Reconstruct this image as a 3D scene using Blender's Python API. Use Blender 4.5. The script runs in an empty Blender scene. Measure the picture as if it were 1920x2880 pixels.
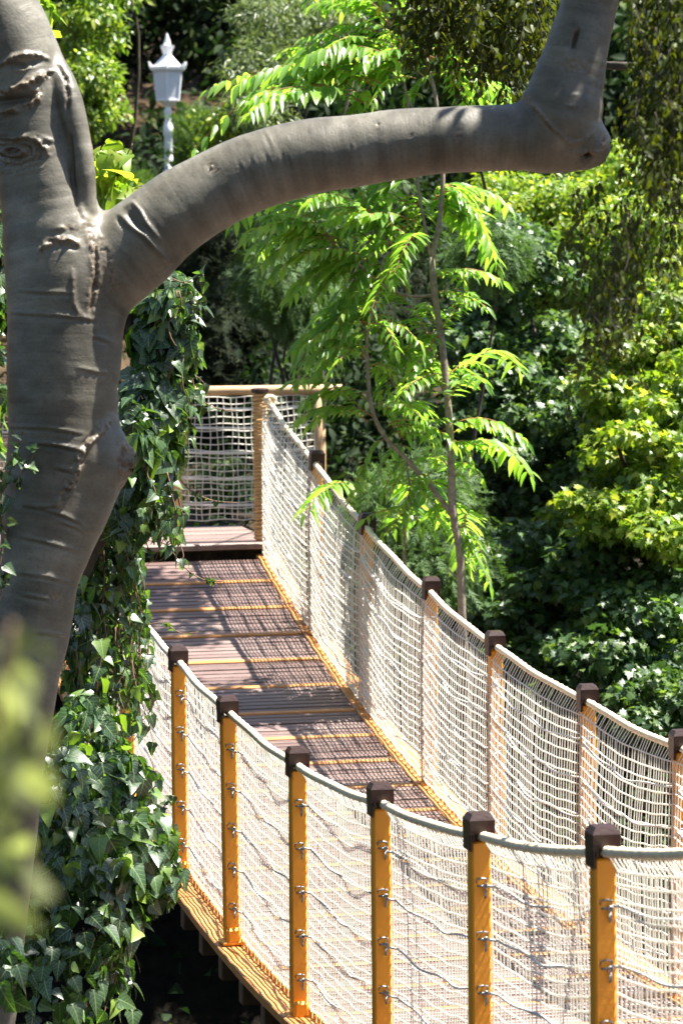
import bpy, math
import numpy as np
from mathutils import Matrix, Vector
S = bpy.context.scene
R = math.radians
rng = np.random.default_rng(7)

# ------------------------------------------------------------------ camera, sky, sun
FP, CX0, CY0 = 10400.0, 960.0, 1440.0                  # focal length and centre in photo pixels
PIT, YAW, ROL = 0.08861, 0.21561, 0.00806
CAM = np.array([-4.0945, -9.3560, 3.6496])
cy_, sy_, cp_, sp_ = math.cos(YAW), math.sin(YAW), math.cos(PIT), math.sin(PIT)
r0 = np.array([cy_, -sy_, 0.0]); FW = np.array([sy_*cp_, cy_*cp_, -sp_]); u0 = np.array([sy_*sp_, cy_*sp_, cp_])
RT = r0*math.cos(ROL) - u0*math.sin(ROL); UPV = r0*math.sin(ROL) + u0*math.cos(ROL)
cam = bpy.data.cameras.new('camera'); co = bpy.data.objects.new('camera', cam); S.collection.objects.link(co)
co.matrix_world = Matrix(((RT[0], UPV[0], -FW[0], CAM[0]), (RT[1], UPV[1], -FW[1], CAM[1]), (RT[2], UPV[2], -FW[2], CAM[2]), (0, 0, 0, 1)))
cam.sensor_fit = 'VERTICAL'; cam.sensor_height = 36; cam.sensor_width = 24; cam.lens = 36*FP/2880
cam.clip_start = 0.1; cam.clip_end = 600
cam.dof.use_dof = True; cam.dof.focus_distance = 16.8; cam.dof.aperture_fstop = 6.3
S.camera = co

SUN_EL, SUN_AZ = R(63), R(-2)                          # azimuth measured from +X towards +Y
sd = np.array([math.cos(SUN_EL)*math.cos(SUN_AZ), math.cos(SUN_EL)*math.sin(SUN_AZ), math.sin(SUN_EL)])
w = bpy.data.worlds.new('World'); S.world = w; w.use_nodes = True
nt = w.node_tree; bg = nt.nodes['Background']; sk = nt.nodes.new('ShaderNodeTexSky'); sk.sky_type = 'NISHITA'; sk.sun_disc = False
sk.sun_elevation = SUN_EL; sk.sun_rotation = R(90) - SUN_AZ
nt.links.new(sk.outputs[0], bg.inputs[0]); bg.inputs[1].default_value = 0.052
sl = bpy.data.lights.new('sun', 'SUN'); sl.energy = 5.0; sl.angle = R(0.5); sl.color = (1.0, 0.955, 0.87)
so = bpy.data.objects.new('sun', sl); S.collection.objects.link(so); so.rotation_euler = Vector(sd).to_track_quat('Z', 'Y').to_euler()
S.view_settings.view_transform = 'Standard'; S.view_settings.look = 'None'; S.view_settings.gamma = 1.0
S.view_settings.exposure = 2.1
cyc = S.cycles
cyc.max_bounces = 6; cyc.diffuse_bounces = 3; cyc.glossy_bounces = 2; cyc.transmission_bounces = 4; cyc.transparent_max_bounces = 4
cyc.use_denoising = True
try: cyc.denoiser = 'OPENIMAGEDENOISE'; cyc.denoising_input_passes = 'RGB_ALBEDO_NORMAL'
except Exception: pass
cyc.caustics_reflective = False; cyc.caustics_refractive = False

# ------------------------------------------------------------------ helpers
K = 1920/1568.0
def U(px, py, Z):                                      # photo pixel (1568-wide) and depth -> point
    return CAM + Z*(FW + RT*((px*K-CX0)/FP) - UPV*((py*K-CY0)/FP))
def proj(P):
    d = P - CAM; z = d@FW
    return np.stack([CX0+FP*(d@RT)/z, CY0-FP*(d@UPV)/z], -1)/K, z
def pm(Z): return Z*K/FP                               # metres per 1568-px at depth Z
def nrm(v): return v/np.maximum(np.linalg.norm(v, axis=-1, keepdims=True), 1e-9)

def link(name, me, parent=None):
    o = bpy.data.objects.new(name, me); S.collection.objects.link(o)
    if parent is not None: o.parent = parent
    return o
def mesh(name, V, F, mats, parent=None, smooth=True, fm=None, origin=None):
    """V (n,3); F list of arrays (m,k)"""
    V = np.asarray(V, np.float32)
    if origin is not None: V = V - np.asarray(origin, np.float32)
    F = [np.asarray(f, np.int32) for f in F if len(f)]
    loops = np.concatenate([f.ravel() for f in F]); tot = np.concatenate([np.full(len(f), f.shape[1], np.int32) for f in F])
    st = np.concatenate([[0], np.cumsum(tot)[:-1]]).astype(np.int32)
    me = bpy.data.meshes.new(name); me.vertices.add(len(V)); me.vertices.foreach_set('co', V.ravel())
    me.loops.add(len(loops)); me.loops.foreach_set('vertex_index', loops)
    me.polygons.add(len(tot)); me.polygons.foreach_set('loop_start', st); me.polygons.foreach_set('loop_total', tot)
    if fm is not None: me.polygons.foreach_set('material_index', np.asarray(fm, np.int32))
    me.polygons.foreach_set('use_smooth', np.full(len(tot), bool(smooth)))
    for m in (mats if isinstance(mats, (list, tuple)) else [mats]): me.materials.append(m)
    me.update(calc_edges=True)
    o = link(name, me, parent)
    if origin is not None: o.location = origin
    return o
class MB:
    def __init__(s): s.V = []; s.Q = []; s.T = []; s.n = 0; s.P = []
    def add(s, V, Q=None, T=None, P=None):
        V = np.asarray(V, float).reshape(-1, 3); s.V.append(V)
        if Q is not None and len(Q): s.Q.append(np.asarray(Q) + s.n)
        if T is not None and len(T): s.T.append(np.asarray(T) + s.n)
        if P is not None: s.P.append(np.asarray([P]) + s.n)
        s.n += len(V)
    def box(s, c, size, bev=0.0, rx=0.0, rz=0.0):
        hx, hy, hz = np.array(size)/2.0
        b = min(bev, hx*.9, hy*.9, hz*.9)
        if b <= 0:
            V = np.array([[x, y, z] for z in (-hz, hz) for x, y in ((-hx, -hy), (hx, -hy), (hx, hy), (-hx, hy))])
            Q = [[3, 2, 1, 0], [4, 5, 6, 7], [0, 1, 5, 4], [1, 2, 6, 5], [2, 3, 7, 6], [3, 0, 4, 7]]
            V, Q, P = V, Q, []
        else:
            def ring(x, y, z, c): return [[-x+c, -y, z], [x-c, -y, z], [x, -y+c, z], [x, y-c, z], [x-c, y, z], [-x+c, y, z], [-x, y-c, z], [-x, -y+c, z]]
            V = np.array(ring(hx-b, hy-b, -hz, b*.4) + ring(hx, hy, -hz+b, b) + ring(hx, hy, hz-b, b) + ring(hx-b, hy-b, hz, b*.4))
            Q = [[k*8+i, k*8+(i+1) % 8, k*8+8+(i+1) % 8, k*8+8+i] for k in range(3) for i in range(8)]
            P = [list(range(7, -1, -1)), list(range(24, 32))]
        if rx: cx, sx = math.cos(rx), math.sin(rx); V = V@np.array([[1, 0, 0], [0, cx, sx], [0, -sx, cx]])
        if rz: cz, sz = math.cos(rz), math.sin(rz); V = V@np.array([[cz, sz, 0], [-sz, cz, 0], [0, 0, 1]])
        n0 = s.n; s.add(V+np.array(c), Q)
        for p in P: s.P.append(np.asarray([p]) + n0)
    def tube(s, P, r, sides=6, cap=True, up=None):
        P = np.asarray(P, float); n = len(P); r = np.broadcast_to(np.asarray(r, float), (n,))
        t = nrm(np.gradient(P, axis=0))
        a = np.array([0.31, 0.17, 0.93]) if up is None else np.asarray(up, float)
        if up is None and abs(t.mean(0)@a) > .85: a = np.array([0.93, .2, .1])
        e1 = nrm(np.cross(t, a)); e2 = np.cross(t, e1)
        th = np.arange(sides)*2*math.pi/sides
        V = P[:, None] + r[:, None, None]*(np.cos(th)[None, :, None]*e1[:, None] + np.sin(th)[None, :, None]*e2[:, None])
        i = np.arange(n-1)[:, None]*sides; j = np.arange(sides)[None]; j2 = (j+1) % sides
        Q = np.stack([i+j, i+j2, i+sides+j2, i+sides+j], -1).reshape(-1, 4)
        n0 = s.n; s.add(V.reshape(-1, 3), Q)
        if cap and sides > 2: s.P.append(np.asarray([list(range(sides-1, -1, -1))])+n0); s.P.append(np.asarray([list(range((n-1)*sides, n*sides))])+n0)
    def lathe(s, prof, c, sides=16, rot=0.0):
        prof = np.asarray(prof, float); th = rot + np.arange(sides)*2*math.pi/sides
        V = np.stack([prof[:, 1, None]*np.cos(th), prof[:, 1, None]*np.sin(th), np.repeat(prof[:, 0, None], sides, 1)], -1)+np.array(c)
        n = len(prof); i = np.arange(n-1)[:, None]*sides; j = np.arange(sides)[None]; j2 = (j+1) % sides
        s.add(V.reshape(-1, 3), np.stack([i+j, i+j2, i+sides+j2, i+sides+j], -1).reshape(-1, 4))
    def build(s, name, mat, parent=None, smooth=False, origin=None):
        F = []
        if s.Q: F.append(np.concatenate(s.Q))
        if s.T: F.append(np.concatenate(s.T))
        F += s.P
        return mesh(name, np.concatenate(s.V), F, mat, parent, smooth, origin=origin)
def tag(o, label=None, cat=None, group=None, kind=None):
    for k, v in (('label', label), ('category', cat), ('group', group), ('kind', kind)):
        if v: o[k] = v
    return o
def thing(name, label, cat, loc=(0, 0, 0), group=None):
    o = bpy.data.objects.new(name, None); S.collection.objects.link(o); o.empty_display_size = .2
    return tag(o, label, cat, group)
def spline(P, n=24, kk=None):
    P = np.asarray(P, float); d = np.linalg.norm(np.diff(P[:, :3], axis=0), axis=1); t = np.concatenate([[0], np.cumsum(d)])
    q = np.linspace(0, t[-1], n); m = np.gradient(P, t, axis=0)
    i = np.clip(np.searchsorted(t, q, 'right')-1, 0, len(P)-2); h = (t[i+1]-t[i])[:, None]; s = ((q-t[i])[:, None]/h)
    return (2*s**3-3*s**2+1)*P[i] + (s**3-2*s**2+s)*h*m[i] + (-2*s**3+3*s**2)*P[i+1] + (s**3-s**2)*h*m[i+1]

# ------------------------------------------------------------------ materials
def mat(name):
    m = bpy.data.materials.new(name); m.use_nodes = True
    return m, m.node_tree.nodes, m.node_tree.links, m.node_tree.nodes['Principled BSDF']
def N(nodes, t, **kw):
    n = nodes.new(t)
    for k, v in kw.items():
        if k in n.inputs: n.inputs[k].default_value = v
        else: setattr(n, k, v)
    return n
def ramp(nodes, stops):
    r = nodes.new('ShaderNodeValToRGB'); e = r.color_ramp.elements
    while len(e) < len(stops): e.new(0.5)
    for i, (p, c) in enumerate(stops): e[i].position = p; e[i].color = (*c, 1)
    return r
def leafmat(name, stops, tcol, trans=.4, rough=.38, spec=.5, vein=0.0):
    """stops: leaf-to-leaf colour range"""
    m, n, l, b = mat(name)
    g = n.new('ShaderNodeNewGeometry'); r = ramp(n, stops); l.new(g.outputs['Random Per Island'], r.inputs[0])
    col = r.outputs[0]
    if vein:                                                       # paler midrib and side veins of the blade
        at = N(n, 'ShaderNodeAttribute', attribute_name='blade'); sx = n.new('ShaderNodeSeparateXYZ'); l.new(at.outputs['Vector'], sx.inputs[0])
        def mth(op, a, b_=None):
            q = N(n, 'ShaderNodeMath', operation=op)
            for i_, v_ in enumerate((a, b_)):
                if v_ is None: continue
                if isinstance(v_, (int, float)): q.inputs[i_].default_value = v_
                else: l.new(v_, q.inputs[i_])
            return q.outputs[0]
        ax = mth('ABSOLUTE', sx.outputs[0]); k1 = mth('LESS_THAN', ax, .022)
        fr = mth('FRACT', mth('SUBTRACT', mth('MULTIPLY', sx.outputs[1], 5.0), mth('MULTIPLY', ax, 4.0))); k2 = mth('MULTIPLY', mth('LESS_THAN', fr, .13), .55)
        kk = mth('MULTIPLY', mth('MAXIMUM', k1, k2), vein); vm = N(n, 'ShaderNodeMix', data_type='RGBA'); l.new(kk, vm.inputs[0]); l.new(r.outputs[0], vm.inputs[6]); vm.inputs[7].default_value = (.22, .30, .12, 1); col = vm.outputs[2]
    l.new(col, b.inputs['Base Color']); b.inputs['Roughness'].default_value = rough; b.inputs['Specular IOR Level'].default_value = spec
    tr = n.new('ShaderNodeBsdfTranslucent'); mx = N(n, 'ShaderNodeMix', data_type='RGBA', blend_type='MULTIPLY'); mx.inputs[0].default_value = 1
    l.new(col, mx.inputs[6]); mx.inputs[7].default_value = (*tcol, 1); l.new(mx.outputs[2], tr.inputs[0])
    ms = n.new('ShaderNodeMixShader'); ms.inputs[0].default_value = trans
    l.new(b.outputs[0], ms.inputs[1]); l.new(tr.outputs[0], ms.inputs[2]); l.new(ms.outputs[0], n['Material Output'].inputs[0])
    return m
def plain(name, c1, c2, scale=8, rough=.6, bump=.0, bscale=60, stretch=(1, 1, 1), spec=.4, detail=6, metallic=0):
    m, n, l, b = mat(name)
    tc = n.new('ShaderNodeTexCoord'); mp = N(n, 'ShaderNodeMapping'); mp.inputs['Scale'].default_value = stretch
    l.new(tc.outputs['Object'], mp.inputs[0])
    nz = N(n, 'ShaderNodeTexNoise', Scale=scale, Detail=detail, Roughness=.6); l.new(mp.outputs[0], nz.inputs[0])
    r = ramp(n, [(.32, c1), (.68, c2)]); l.new(nz.outputs[0], r.inputs[0]); l.new(r.outputs[0], b.inputs['Base Color'])
    b.inputs['Roughness'].default_value = rough; b.inputs['Specular IOR Level'].default_value = spec; b.inputs['Metallic'].default_value = metallic
    if bump:
        n2 = N(n, 'ShaderNodeTexNoise', Scale=bscale, Detail=5); l.new(mp.outputs[0], n2.inputs[0])
        bp = N(n, 'ShaderNodeBump', Strength=bump, Distance=.01); l.new(n2.outputs[0], bp.inputs['Height']); l.new(bp.outputs[0], b.inputs['Normal'])
    return m
M = {}
M['orange'] = plain('orange_paint', (.74, .29, .018), (.79, .315, .024), 3, .38, .08, 40)
M['lit_orange'] = plain('lit_orange_paint', (.40, .17, .045), (.50, .235, .085), 7, .45, 0)  # orange toned for the sunlit edge boards and battens, light put into the colour
M['beam'] = plain('shaded_beam', (.07, .035, .018), (.13, .07, .035), 9, .7, .3, 50)  # brown darkened in the colour to stand for shade under the deck
M['cap'] = plain('dark_brown_cap', (.020, .0065, .005), (.036, .012, .009), 20, .38, .1, 60, spec=.4)
M['net'] = plain('net_cord', (.79, .76, .69), (.90, .87, .80), 9, .8, .3, 300)
def add_translucent(m, f, c):                                   # light soaks through the cotton cords
    n, l = m.node_tree.nodes, m.node_tree.links; tr = n.new('ShaderNodeBsdfTranslucent'); tr.inputs[0].default_value = (*c, 1)
    ms = n.new('ShaderNodeMixShader'); ms.inputs[0].default_value = f; l.new(n['Principled BSDF'].outputs[0], ms.inputs[1]); l.new(tr.outputs[0], ms.inputs[2]); l.new(ms.outputs[0], n['Material Output'].inputs[0])
add_translucent(M['net'], .45, (.92, .88, .80))
M['rope'] = plain('hemp_rope', (.70, .57, .38), (.86, .75, .56), 26, .85, .6, 160, (1, 1, 1))
M['cable'] = plain('grey_cable', (.58, .57, .54), (.80, .78, .74), 9, .6, .4, 200)
M['steel'] = plain('galvanised_steel', (.22, .225, .235), (.36, .365, .37), 40, .45, 0, metallic=.5)
M['lamp'] = plain('white_enamel', (.78, .79, .80), (.84, .84, .84), 10, .4)
M['lampglass'] = plain('opal_glass', (.62, .66, .70), (.68, .70, .74), 6, .25)
M['twine'] = plain('tan_twine', (.50, .29, .11), (.64, .40, .18), 18, .85, .5, 120, (1, 1, 6))
M['log'] = plain('peeled_log', (.36, .22, .11), (.56, .38, .21), 6, .7, .3, 40, (1, 6, 6))
M['stem'] = plain('young_bark', (.13, .10, .072), (.27, .22, .165), 30, .8, .4, 90)
M['redstem'] = plain('reddish_stalk', (.25, .085, .03), (.33, .19, .06), 20, .6)
M['darkbark'] = plain('dark_bark', (.030, .023, .017), (.075, .058, .043), 14, .9, .8, 30, (1, 1, .3))
M['vinestem'] = plain('vine_stem', (.11, .06, .035), (.20, .12, .07), 30, .8)

def board_mat(name, ca, cb, cc):
    m, n, l, b = mat(name)
    g = n.new('ShaderNodeNewGeometry'); r = ramp(n, [(0, ca), (.5, cb), (1, cc)]); l.new(g.outputs['Random Per Island'], r.inputs[0])
    tc = n.new('ShaderNodeTexCoord'); mp = N(n, 'ShaderNodeMapping'); mp.inputs['Scale'].default_value = (1.2, 26, 26); l.new(tc.outputs['Object'], mp.inputs[0])
    nz = N(n, 'ShaderNodeTexNoise', Scale=5, Detail=7, Roughness=.65); l.new(mp.outputs[0], nz.inputs[0])
    mx = N(n, 'ShaderNodeMix', data_type='RGBA', blend_type='MULTIPLY'); mx.inputs[0].default_value = .75
    r2 = ramp(n, [(.25, (.62, .6, .6)), (.75, (1.12, 1.1, 1.1))]); l.new(nz.outputs[0], r2.inputs[0])
    l.new(r.outputs[0], mx.inputs[6]); l.new(r2.outputs[0], mx.inputs[7])
    n3 = N(n, 'ShaderNodeTexNoise', Scale=2.2, Detail=5); l.new(tc.outputs['Object'], n3.inputs[0])
    m3 = N(n, 'ShaderNodeMix', data_type='RGBA'); r3 = ramp(n, [(.5, (0, 0, 0)), (.8, (.4, .4, .4))]); l.new(n3.outputs[0], r3.inputs[0]); l.new(r3.outputs[0], m3.inputs[0])
    l.new(mx.outputs[2], m3.inputs[6]); m3.inputs[7].default_value = (.30, .24, .22, 1); l.new(m3.outputs[2], b.inputs['Base Color'])
    b.inputs['Roughness'].default_value = .42; b.inputs['Specular IOR Level'].default_value = .55
    bp = N(n, 'ShaderNodeBump', Strength=.35, Distance=.004); l.new(nz.outputs[0], bp.inputs['Height']); l.new(bp.outputs[0], b.inputs['Normal'])
    return m
M['board'] = board_mat('red_brown_boards', (.095, .054, .045), (.145, .09, .078), (.21, .142, .125))
M['oldboard'] = board_mat('greyed_boards', (.15, .10, .085), (.19, .135, .115), (.25, .185, .16))

# leaves
M['ivy'] = leafmat('ivy_leaf', [(0, (.012, .032, .013)), (.55, (.025, .062, .020)), (.85, (.055, .12, .026)), (1, (.20, .30, .035))], (2.2, 2.4, .7), .30, .36, .9, .8)
M['vine'] = leafmat('young_vine_leaf', [(0, (.10, .20, .02)), (.6, (.22, .32, .03)), (1, (.34, .38, .05))], (1.7, 1.7, .7), .5, .4, .5, .5)
M['ailan'] = leafmat('sapling_leaf', [(0, (.085, .20, .03)), (.5, (.165, .31, .045)), (1, (.27, .40, .07))], (1.9, 2.0, .8), .55, .34, .6, .5)
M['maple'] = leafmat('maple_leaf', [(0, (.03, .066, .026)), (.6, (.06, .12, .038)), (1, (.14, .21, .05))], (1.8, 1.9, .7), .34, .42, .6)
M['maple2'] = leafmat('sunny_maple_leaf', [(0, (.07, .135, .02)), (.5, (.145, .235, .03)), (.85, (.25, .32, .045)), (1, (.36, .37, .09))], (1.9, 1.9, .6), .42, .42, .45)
M['droop'] = leafmat('drooping_leaf', [(0, (.026, .040, .006)), (.6, (.044, .066, .009)), (1, (.085, .105, .013))], (1.9, 1.7, .5), .42, .5, .3)  # leaf colour darkened in place of shade from a higher crown
M['small'] = leafmat('bright_small_leaf', [(0, (.07, .13, .02)), (.6, (.15, .23, .03)), (1, (.32, .35, .06))], (1.6, 1.8, .7), .4, .4)
M['olive'] = leafmat('grey_green_leaf', [(0, (.06, .09, .035)), (.6, (.11, .155, .055)), (1, (.20, .24, .09))], (1.4, 1.5, .8), .35, .45)
M['conif'] = leafmat('juniper_spray', [(0, (.05, .10, .022)), (.6, (.085, .15, .03)), (1, (.15, .21, .05))], (1.4, 1.6, .7), .3, .6, .3)
M['cypress'] = leafmat('cypress_spray', [(0, (.045, .095, .03)), (1, (.10, .17, .05))], (1.5, 1.6, .8), .35, .6, .3)
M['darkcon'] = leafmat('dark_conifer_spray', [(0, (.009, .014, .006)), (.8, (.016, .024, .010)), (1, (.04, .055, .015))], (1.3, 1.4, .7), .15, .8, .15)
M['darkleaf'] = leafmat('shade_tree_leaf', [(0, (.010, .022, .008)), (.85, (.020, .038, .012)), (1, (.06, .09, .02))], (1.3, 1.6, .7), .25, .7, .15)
M['near'] = leafmat('near_leaf', [(0, (.15, .18, .07)), (.6, (.21, .23, .11)), (1, (.28, .28, .16))], (1.4, 1.5, .8), .5, .4)
def soil_mat():
    m, n, l, b = mat('slope_soil')
    tc = n.new('ShaderNodeTexCoord')
    a = N(n, 'ShaderNodeTexNoise', Scale=.35, Detail=8, Roughness=.65); l.new(tc.outputs['Object'], a.inputs[0])
    c = N(n, 'ShaderNodeTexNoise', Scale=9, Detail=8, Roughness=.7); l.new(tc.outputs['Object'], c.inputs[0])
    r1 = ramp(n, [(.3, (.03, .02, .012)), (.55, (.085, .058, .034)), (.8, (.19, .14, .08))]); l.new(c.outputs[0], r1.inputs[0])
    r2 = ramp(n, [(.35, (.45, .42, .4)), (.65, (1, 1, 1))]); l.new(a.outputs[0], r2.inputs[0])
    mx = N(n, 'ShaderNodeMix', data_type='RGBA', blend_type='MULTIPLY'); mx.inputs[0].default_value = 1
    l.new(r1.outputs[0], mx.inputs[6]); l.new(r2.outputs[0], mx.inputs[7])
    # near-black soil low in the ravine: its shade put into the colour
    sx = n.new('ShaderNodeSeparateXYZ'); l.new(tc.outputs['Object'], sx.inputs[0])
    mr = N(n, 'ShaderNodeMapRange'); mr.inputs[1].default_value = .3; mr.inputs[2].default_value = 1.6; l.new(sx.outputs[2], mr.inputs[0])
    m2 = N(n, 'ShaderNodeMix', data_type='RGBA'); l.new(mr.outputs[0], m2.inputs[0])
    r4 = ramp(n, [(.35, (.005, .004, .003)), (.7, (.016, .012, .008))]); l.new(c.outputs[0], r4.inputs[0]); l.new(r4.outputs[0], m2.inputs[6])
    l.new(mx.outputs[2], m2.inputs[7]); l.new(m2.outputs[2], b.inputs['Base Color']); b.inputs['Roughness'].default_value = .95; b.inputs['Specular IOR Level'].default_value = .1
    bp = N(n, 'ShaderNodeBump', Strength=.7, Distance=.06); l.new(c.outputs[0], bp.inputs['Height']); l.new(bp.outputs[0], b.inputs['Normal'])
    return m
M['soil'] = soil_mat()

# ------------------------------------------------------------------ ground
TY = np.array([-400, -30, -12, -6, -3.2, -1, 2, 8, 12, 14.6, 16, 18.5, 24, 34, 41, 47, 54, 66, 90, 150, 500])
TZ = np.array([20, 6, 2.1, 1.55, .7, -2.2, -4.4, -4.6, -3.4, -1.2, .55, .85, 1.0, 1.7, 2.3, 3.3, 4.7, 6.6, 13, 34, 90])
def ground_z(x, y):
    x = np.asarray(x, float); y = np.asarray(y, float)
    z = np.interp(y, TY, TZ)
    return z + .12*np.sin(x*.9+y*.4) + .09*np.sin(x*2.1-y*1.7+1) + .02*np.abs(x)*np.clip((y-24)/30, 0, 1)*.3
gx = np.concatenate([np.linspace(-300, -24, 20), np.linspace(-22, 34, 160), np.linspace(37, 300, 20)])
gy = np.concatenate([np.linspace(-300, -16, 16), np.linspace(-15, 90, 260), np.linspace(93, 480, 30)])
X, Y = np.meshgrid(gx, gy); Zg = ground_z(X, Y)
i = np.arange(len(gy)-1)[:, None]*len(gx); j = np.arange(len(gx)-1)[None]
Q = np.stack([i+j, i+j+1, i+len(gx)+j+1, i+len(gx)+j], -1).reshape(-1, 4)
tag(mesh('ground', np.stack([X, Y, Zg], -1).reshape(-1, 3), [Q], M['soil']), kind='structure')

# ------------------------------------------------------------------ the rope bridge
WB, SP, AC, MC, HP = 1.7477, 1.57106, 0.036651, 4.5375, 1.2
def zd(y): return AC*(np.asarray(y, float)/SP-MC)**2
def slope(y): return 2*AC*(np.asarray(y, float)/SP-MC)/SP
POST = {}
adj = {(-1, 1): (.019, -.003), (-1, 2): (-.013, 0), (-1, 3): (-.036, .01), (-1, 4): (.029, -.009), (-1, 5): (.039, .007), (-1, 6): (-.10, .009),
       (1, 5): (-.086, .014), (1, 6): (.074, -.005), (1, 7): (.02, -.01), (1, 8): (.052, -.008), (1, 9): (-.032, .001)}
for sgn in (-1, 1):
    for st in range(-2, 10):
        dy, dz = adj.get((sgn, st), (0, 0)); POST[sgn, st] = (st*SP+dy, dz)
bridge = thing('rope_bridge', 'long sagging footbridge with orange posts, white rope net sides and red brown board deck', 'bridge')
Y0, Y1 = -2.3*SP, 15.62
# deck boards
mb = MB(); bat = []
third = SP/3; k = 0
secs = np.arange(-7, 30)*third
for ys in secs:
    yb = ys + .027
    if ys > Y1 - .2: break
    n = 7; wv = (third-.05)/n
    for q in range(n):
        yc = yb + wv*(q+.5); 
        if yc > Y1: continue
        z = zd(yc) - .025 + rng.normal(0, .0012)
        mb.box((rng.normal(0, .004), yc, z), (1.56, wv-.017+rng.normal(0, .0015), .048), .003, rx=math.atan(float(slope(yc)))+rng.normal(0, .006), rz=rng.normal(0, .0012))
mb.build('deck', M['board'], bridge)
for ys in secs:
    if ys > Y1: break
    b1 = MB(); b1.box((0, ys, float(zd(ys))-.010), (1.556, .046, .030), .004, rx=math.atan(float(slope(ys)))); b1.build('cross_batten', M['lit_orange'], bridge)
    b1 = MB(); b1.box((0, ys, float(zd(ys))-.105), (1.88, .085, .11), .006, rx=math.atan(float(slope(ys)))); b1.build('crossbeam', M['beam'], bridge)
def hook(mb, x, y, z, s):
    P = [(x, y-.016, z), (x, y-.016, z+.022), (x, y-.006, z+.032), (x, y+.008, z+.032), (x, y+.016, z+.022), (x, y+.016, z)]
    mb.tube(P, .0045, 5)
for sgn in (-1, 1):
    for ys in secs:
        if ys + third > Y1 + .3: continue
        mb = MB(); yc = ys+third/2
        ln = third*math.sqrt(1+float(slope(yc))**2)-.006
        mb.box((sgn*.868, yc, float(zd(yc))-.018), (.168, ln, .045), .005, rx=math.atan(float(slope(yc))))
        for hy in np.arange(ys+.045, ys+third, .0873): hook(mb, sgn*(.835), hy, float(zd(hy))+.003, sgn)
        mb.build('edge_board', M['lit_orange'], bridge)
# posts with cap and eyebolts
BOLT = (.945, .755, .562, .368, .172)
def post_mb():
    m = MB(); m.box((0, 0, .53), (.068, .07, 1.14), .006); m.box((0, -.012, .009), (.112, .12, .018), .004)
    m.box((0, -.054, .045), (.07, .036, .075), .012); return m
def cap_mb():
    m = MB()
    x, y = .046, .047                                       # chamfered block
    V = []
    for z, a in ((1.128, 1), (1.178, 1), (1.2, .72)): V += [[-x*a, -y*a, z], [x*a, -y*a, z], [x*a, y*a, z], [-x*a, y*a, z]]
    Q = [[3, 2, 1, 0], [8, 9, 10, 11]] + [[4*r+i, 4*r+(i+1) % 4, 4*r+4+(i+1) % 4, 4*r+4+i] for r in (0, 1) for i in range(4)]
    m.add(V, Q)
    for s in (-1, 1): m.box((s*.0405, 0, 1.1), (.0105, .088, .062), .003)
    for sy in (-1, 1):                                       # shoulders of the arched rope hole
        for s in (-1, 1): m.box((s*.031, sy*.0405, 1.119), (.012, .0105, .022), .002)
    return m
def bolt_mb(side):
    m = MB(); th = np.linspace(0, 2*math.pi, 13)
    m.tube(np.stack([.013+.009*np.cos(th), np.full(13, -.052), .009*np.sin(th)], -1), .0045, 6, False)
    m.tube([(-.02, -.042, 0), (.016, -.046, 0)], .0055, 6); m.tube([(-.024, -.036, .012), (-.022, -.043, .03), (.0, -.046, .036), (.022, -.043, .03), (.024, -.036, .012)], .004, 5)
    m.tube([(.013, -.05, -.008), (.014, -.058, -.025), (.013, -.058, -.05), (.010, -.05, -.058), (.008, -.058, -.045), (.010, -.055, -.02)], .0035, 5)
    return m
pproto = None; boltmesh = {}
for sgn in (-1, 1):
    boltmesh[sgn] = bolt_mb(sgn)
for sgn in (-1, 1):
    for st in range(-2, 10):
        y, dz = POST[sgn, st]; base = Vector((sgn*WB/2, y, float(zd(y))+dz))
        if pproto is None:
            po = post_mb().build('post', M['orange'], bridge); ca = cap_mb().build('post_cap', M['cap'], po)
            bo = bolt_mb(1).build('eyebolt', M['steel'], po, True); bo.location.z = BOLT[0]; bo.scale = (.82, .9, .78); eb = [bo]
            for zz in BOLT[1:]: b2 = bo.copy(); S.collection.objects.link(b2); b2.location.z = zz; eb.append(b2)
            pproto = po
        else:
            po = pproto.copy(); S.collection.objects.link(po); po.parent = bridge
            for c in list(pproto.children):
                d = c.copy(); S.collection.objects.link(d); d.parent = po
                if sgn > 0 and d.name.startswith('eyebolt'): d.scale.x = -.82
        po.location = base; po.rotation_euler = (rng.normal(0, .006), rng.normal(0, .005), rng.normal(0, .02))
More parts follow.
